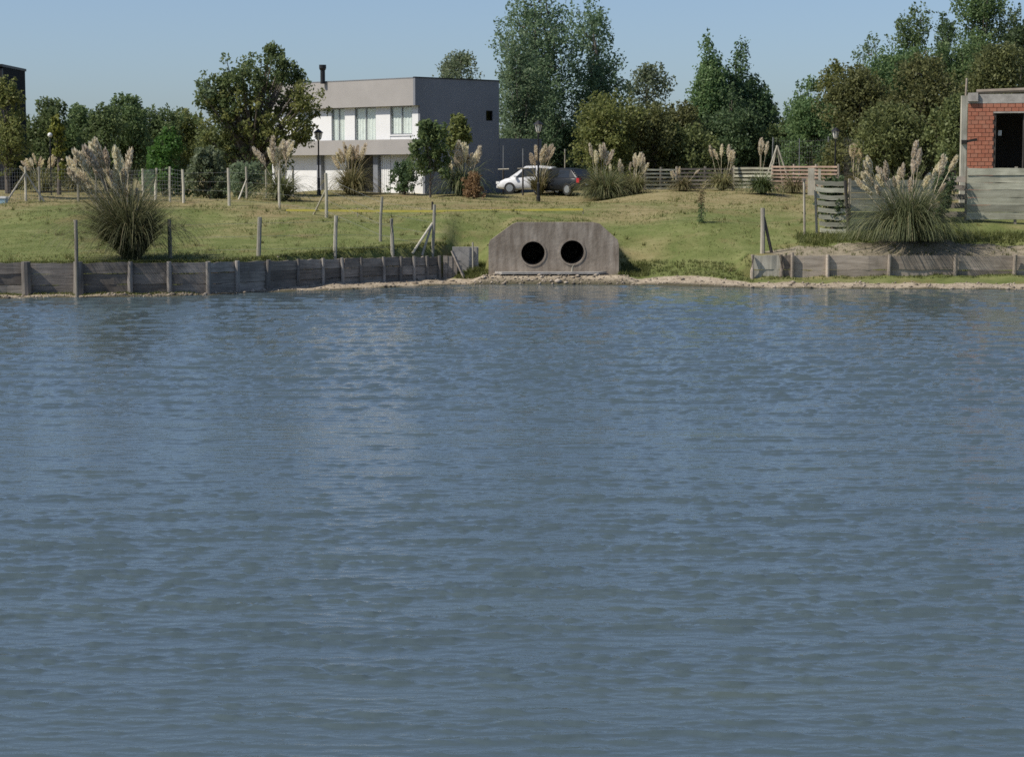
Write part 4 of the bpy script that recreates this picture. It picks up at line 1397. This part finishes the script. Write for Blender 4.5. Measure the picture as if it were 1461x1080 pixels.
def misc_right():
    p = hit(1157, 279); s = 1 / ppm(p.y)
    root = thing('white_panel', p, 'narrow whitish upright board behind the thin grey pole', 'panel')
    h = at(1157, 240, p.y).z - p.z
    MB().box((0, 0, h / 2), (9 * s, .05, h)).build('board', M['wood_post_pale'], root)
    MB().box((12 * s, .03, h / 2 - .05), (3.5 * s, .05, h)).build('board', M['wood_post_pale'], root)
    # trestle
    p = stand(1108, 116); s = 1 / ppm(116)
    root = thing('trestle_frame', p, 'pale A shaped trestle frame behind the slat fence', 'frame')
    h = at(1108, 208, 116).z - p.z
    for dx, dy in ((-.95, -.5), (.85, -.5), (-.45, .5), (.5, .5)):
        MB().tube([(dx, dy, -.1), (.0, dy * .15, h)], .045, 6).build('leg', M['wood_post_pale'], root)
    MB().tube([(-.3, -.3, h * .55), (.3, -.3, h * .55)], .035, 6).build('cross_bar', M['wood_post_pale'], root)
    # sapling with a stake in the lawn
    p = hit(1000, 319)
    root = thing('sapling', p, 'dry little sapling alone on the lawn', 'sapling')
    h = at(1000, 283, p.y).z - p.z
    MB().tube([(0, 0, -.05), (.02, 0, h * .6), (-.01, 0, h)], [.018, .014, .006], 5).build('trunk', M['bark'], root)
    me, _ = crown_mesh(5, h, .15, .62, 'ball', 30, 7, .07, .05, 3)
    link('crown', me, M['leaf_dry'], root)
    me2, _ = crown_mesh(6, .2, .18, .02, 'ball', 50, 8, .06, .045, 4)
    link('ground_leaves', me2, M['leaf_green'], root)
    # pale box at the far left
    p = hit(0, 291); s = 1 / ppm(p.y)
    root = thing('lidded_box', p, 'small pale blue box with white lid at the left edge', 'box')
    MB().box((-.1, 0, .12), (.8, .5, .24)).build('body', M['bluebox'], root)
    MB().box((-.1, 0, .285), (.86, .56, .085)).build('lid', M['white'], root)
misc_right()

# ------------------------------------------------------------------ yellow tape
def tape():
    P = []
    for px in range(408, 833, 8):
        py = 300.6 + .9 * math.sin(px * .013) - .002 * (px - 600)
        d = 84.5 if px > 620 else 84.5
        P.append(at(px, py, d))
    O = P[0].copy(); 
    root = thing('yellow_tape', O, 'long yellow tape stretched low over the grass behind the culvert', 'tape')
    V, F = [], []
    for i, p in enumerate(P):
        q = p - O
        w = .042
        V += [q + Vector((0, -.004, -w)), q + Vector((0, .004, -w)), q + Vector((0, .004, w)), q + Vector((0, -.004, w))]
    for i in range(len(P) - 1):
        for c in range(4):
            a, b = i * 4 + c, i * 4 + (c + 1) % 4
            F.append((a, b, b + 4, a + 4))
    MB().add(V, F).build('ribbon', M['tape'], root)
    for px in (409, 510, 600, 700, 832):
        q = at(px, 300, 84.5); z = H(q.x, q.y + .03)
        MB().tube([(q.x - O.x, .03, z - O.z - .1), (q.x - O.x, .03, q.z - O.z + .09)], .018, 5).build('stake', M['wood_pole'], root)
tape()

# ------------------------------------------------------------------ street lamps
def street_lamp(px, base, top, label, d=None):
    p = hit(px, base) if d is None else stand(px, d)
    h = at(px, top, p.y).z - p.z
    root = thing('street_lamp', p, label, 'street lamp', 'lantern street lamps')
    lh = .62
    MB().tube([(0, 0, -.1), (0, 0, .25), (0, 0, .28), (0, 0, .9), (0, 0, .95), (0, 0, h - lh)], [.11, .11, .075, .07, .045, .04], 10).build('pole', M['black_metal'], root)
    head = MB().tube([(0, 0, h - lh), (0, 0, h - lh + .06), (0, 0, h - lh + .07), (0, 0, h - .22)], [.05, .12, .12, .2], 6).build('lantern', M['frosted'], root)
    mb = MB()
    for k in range(6):
        w = k * math.pi / 3
        mb.tube([(.125 * math.cos(w), .125 * math.sin(w), h - lh + .06), (.208 * math.cos(w), .208 * math.sin(w), h - .21)], .016, 4)
    mb.build('lantern_bars', M['black_metal'], head)
    MB().tube([(0, 0, h - .22), (0, 0, h - .19), (0, 0, h - .06), (0, 0, h - .04), (0, 0, h)], [.26, .25, .09, .05, .015], 8).build('roof_cap', M['black_metal'], root)
street_lamp(455, 279, 184, 'black lantern street lamp in front of the white house')
street_lamp(768, 288, 172, 'black lantern street lamp in front of the white car')
street_lamp(1191, 272, 182, 'dark lantern street lamp behind the open slat panel')

def globe_lamp():
    p = stand(73, 108)
    z = at(73, 193, 108).z - p.z
    root = thing('globe_lamp', p, 'small white globe lamp on a thin post behind the left pampas', 'lamp')
    MB().tube([(0, 0, -.1), (0, 0, z - .1)], .03, 6).build('pole', M['black_metal'], root)
    MB().tube([(0, 0, z - .12), (0, 0, z - .09), (0, 0, z), (0, 0, z + .09), (0, 0, z + .12)], [.03, .09, .125, .09, .02], 10).build('globe', M['white'], root, smooth=True)
globe_lamp()

def tree_stakes():
    for (px, base, bar, top, lab) in ((718, 278, 242, 208, 'thin crossbar pole at the front of the white car'), (746, 279, 241, 212, 'thin crossbar pole before the white car doors')):
        p = hit(px, base); Z = lambda py: at(px, py, p.y).z - p.z
        root = thing('crossbar_pole', p, lab, 'pole', 'crossbar poles by the white car')
        MB().tube([(0, 0, -.1), (0, 0, Z(bar))], .055, 6).build('lower_stake', M['wood_dark'], root)
        MB().tube([(0, 0, Z(bar)), (.0, 0, Z(top))], .025, 5).build('upper_rod', M['steel'], root)
        MB().tube([(-.3, 0, Z(bar)), (.32, 0, Z(bar) + .02)], .035, 5).build('cross_bar', M['wood_post_pale'], root)
    p = stand(806, 124)
    root = thing('thin_post', p, 'pale thin pole behind the dark parked car', 'post')
    MB().tube([(0, 0, -.1), (0, 0, at(806, 213, 124).z - p.z)], .05, 6).build('pole', M['wood_post_pale'], root)
    p = hit(617, 301)
    root = thing('thin_post', p, 'short dark stake on the lawn below the small loose tree', 'post')
    MB().tube([(0, 0, -.1), (0, 0, at(617, 288, p.y).z - p.z)], .05, 6).build('pole', M['wood_dark'], root)
tree_stakes()

# ------------------------------------------------------------------ cars
def car(p, yaw, label, paint, L=4.15, Wd=1.7, Hh=1.46):
    """local +x = nose"""
    root = thing('parked_car', p, label, 'car', rz=yaw)
    hw = Wd / 2
    st = [(-L/2, .72, .38, .78), (-L/2 + .12, .9, .26, .93), (-L/2 + .6, .98, .24, .96), (-.6, 1, .22, .93), (.5, 1, .22, .9), (1.0, .99, .22, .88),
          (1.45, .95, .24, .80), (L/2 - .25, .88, .26, .70), (L/2 - .05, .74, .3, .60), (L/2, .6, .36, .5)]
    V, F = [], []
    for x, w, zb, zt in st:
        w *= hw
        prof = [(w * .86, zb), (w * .98, zb + .1), (w, (zb + zt) / 2), (w * .975, zt - .1), (w * .9, zt - .02), (w * .45, zt + .02), (0, zt + .03)]
        ring = prof + [(-a, b) for a, b in reversed(prof[:-1])]
        V += [(x, a, b) for a, b in ring]
    n = 13
    for i in range(len(st) - 1):
        for k in range(n):
            k2 = (k + 1) % n
            F.append((i * n + k, (i + 1) * n + k, (i + 1) * n + k2, i * n + k2))
    F.append(tuple(range(n))); F.append(tuple((len(st) - 1) * n + k for k in reversed(range(n))))
    body = MB().add(V, F).build('body', M[paint], root, smooth=True)
    # greenhouse
    zb, zt = .86, Hh
    cs = [(-L/2 + .22, .66, zb + .05, .60), (-L/2 + .75, .78, zt - .08, .58), (-.45, .82, zt, .6), (.25, .82, zt - .03, .6), (1.18, .8, zb - .02, .7)]
    V, F = [], []
    for x, wb, z, wt in cs:
        V += [(x, wb * Wd / 1.7, zb - .05), (x, wt * Wd / 1.7, max(z, zb)), (x, -wt * Wd / 1.7, max(z, zb)), (x, -wb * Wd / 1.7, zb - .05)]
    for i in range(len(cs) - 1):
        for k in range(3): F.append((i * 4 + k, i * 4 + 4 + k, i * 4 + 5 + k, i * 4 + 1 + k))
    F += [(0, 1, 2, 3), (16, 19, 18, 17)]
    MB().add(V, F).build('cabin', M[paint], root)
    k = Wd / 1.7
    def quad(name, pts, mat, par=root, off=(0, 0, 0)):
        pts = [Vector(q) + Vector(off) for q in pts]
        nrm = (pts[1] - pts[0]).cross(pts[2] - pts[0]).normalized() * .012
        V = pts + [q + nrm for q in pts] 
        m = len(pts)
        F = [tuple(range(m)), tuple(reversed(range(m, 2 * m)))] + [(i, (i + 1) % m, m + (i + 1) % m, m + i) for i in range(m)]
        return MB().add(V, F).build(name, mat, par)
    G = M['dark_glass_solid']
    def cab(x, f):                                  # side surface point, f 0..1 from belt to roof edge
        xs = [c[0] for c in cs]
        wb = np.interp(x, xs, [c[1] for c in cs]); wt = np.interp(x, xs, [c[3] for c in cs]); z = np.interp(x, xs, [c[2] for c in cs])
        return Vector((x, (wb + (wt - wb) * f) * k + .012, zb - .05 + (max(z, zb) - zb + .05) * f))
    for sgn in (1, -1):
        for x0, x1 in ((-1.25, -.42), (-.34, .62)):
            top = .84
            b0, b1 = cab(x0, .2), cab(x1 + (.18 if x1 > .5 else 0), .2)
            t0, t1 = cab(x0 + (.1 if x0 < -1 else 0), top), cab(x1 - (.32 if x1 > .5 else 0), top)
            pts = [b0, b1, t1, t0]
            if sgn < 0: pts = [Vector((q.x, -q.y, q.z)) for q in pts]
            quad('side_window', pts, G)
        # lights and mirror
        MB().box((L/2 - .16, sgn * hw * .62, .6), (.24, .3, .13), rz=-sgn * .5).build('headlight', M['clearlamp'], root)
        MB().box((-L/2 + .1, sgn * hw * .72, .78), (.16, .26, .24), rz=sgn * .35).build('taillight', M['redlamp'], root)
        MB().box((.78, sgn * (hw + .06), .93), (.12, .16, .11)).build('mirror', M[paint], root)
        MB().box((-.1, sgn * (hw + .004), .72), (.16, .02, .03)).build('door_handle', M['black_metal'], root)
        for x in (-L/2 + .75, L/2 - .82):
            w = MB().tube([(0, -.1, 0), (0, .1, 0)], .31, 20).build('wheel', M['tyre'], root, (x, sgn * (hw - .085), .31))
            MB().tube([(0, -.108, 0), (0, .108, 0)], .2, 14).build('rim', M['rim'], w)
    quad('windscreen', [(1.1, .62 * k, zb + .04), (.33, .52 * k, zt - .06), (.33, -.52 * k, zt - .06), (1.1, -.62 * k, zb + .04)], G, off=(.03, 0, .03))
    quad('rear_window', [(-L/2 + .3, .52 * k, zb + .1), (-L/2 + .3, -.52 * k, zb + .1), (-L/2 + .7, -.48 * k, zt - .14), (-L/2 + .7, .48 * k, zt - .14)], G, off=(-.03, 0, .02))
    MB().box((-L/2 - .005, 0, .6), (.03, .42, .12)).build('number_plate', M['white'], root)
    MB().box((-L/2 + .06, 0, .42), (.16, Wd * .8, .16)).build('rear_bumper', M['black_metal'] if paint == 'cardark' else M[paint], root)
    MB().box((L/2 - .06, 0, .38), (.14, Wd * .62, .14)).build('front_bumper', M[paint], root)
    return root
M['dark_glass_solid'] = plain('dark_glass_solid', (.02, .025, .03), .08, vary=.02)
wp = stand(760, 114.6)
car(wp, math.pi - R(14), 'white hatchback parked beside the dark house wall', 'carwhite', 3.85, 1.7, 1.54)
dp = stand(803, 111.2)
car(dp, math.pi - R(48), 'dark hatchback with red tail light right of the white car', 'cardark', 3.9, 1.66, 1.44)
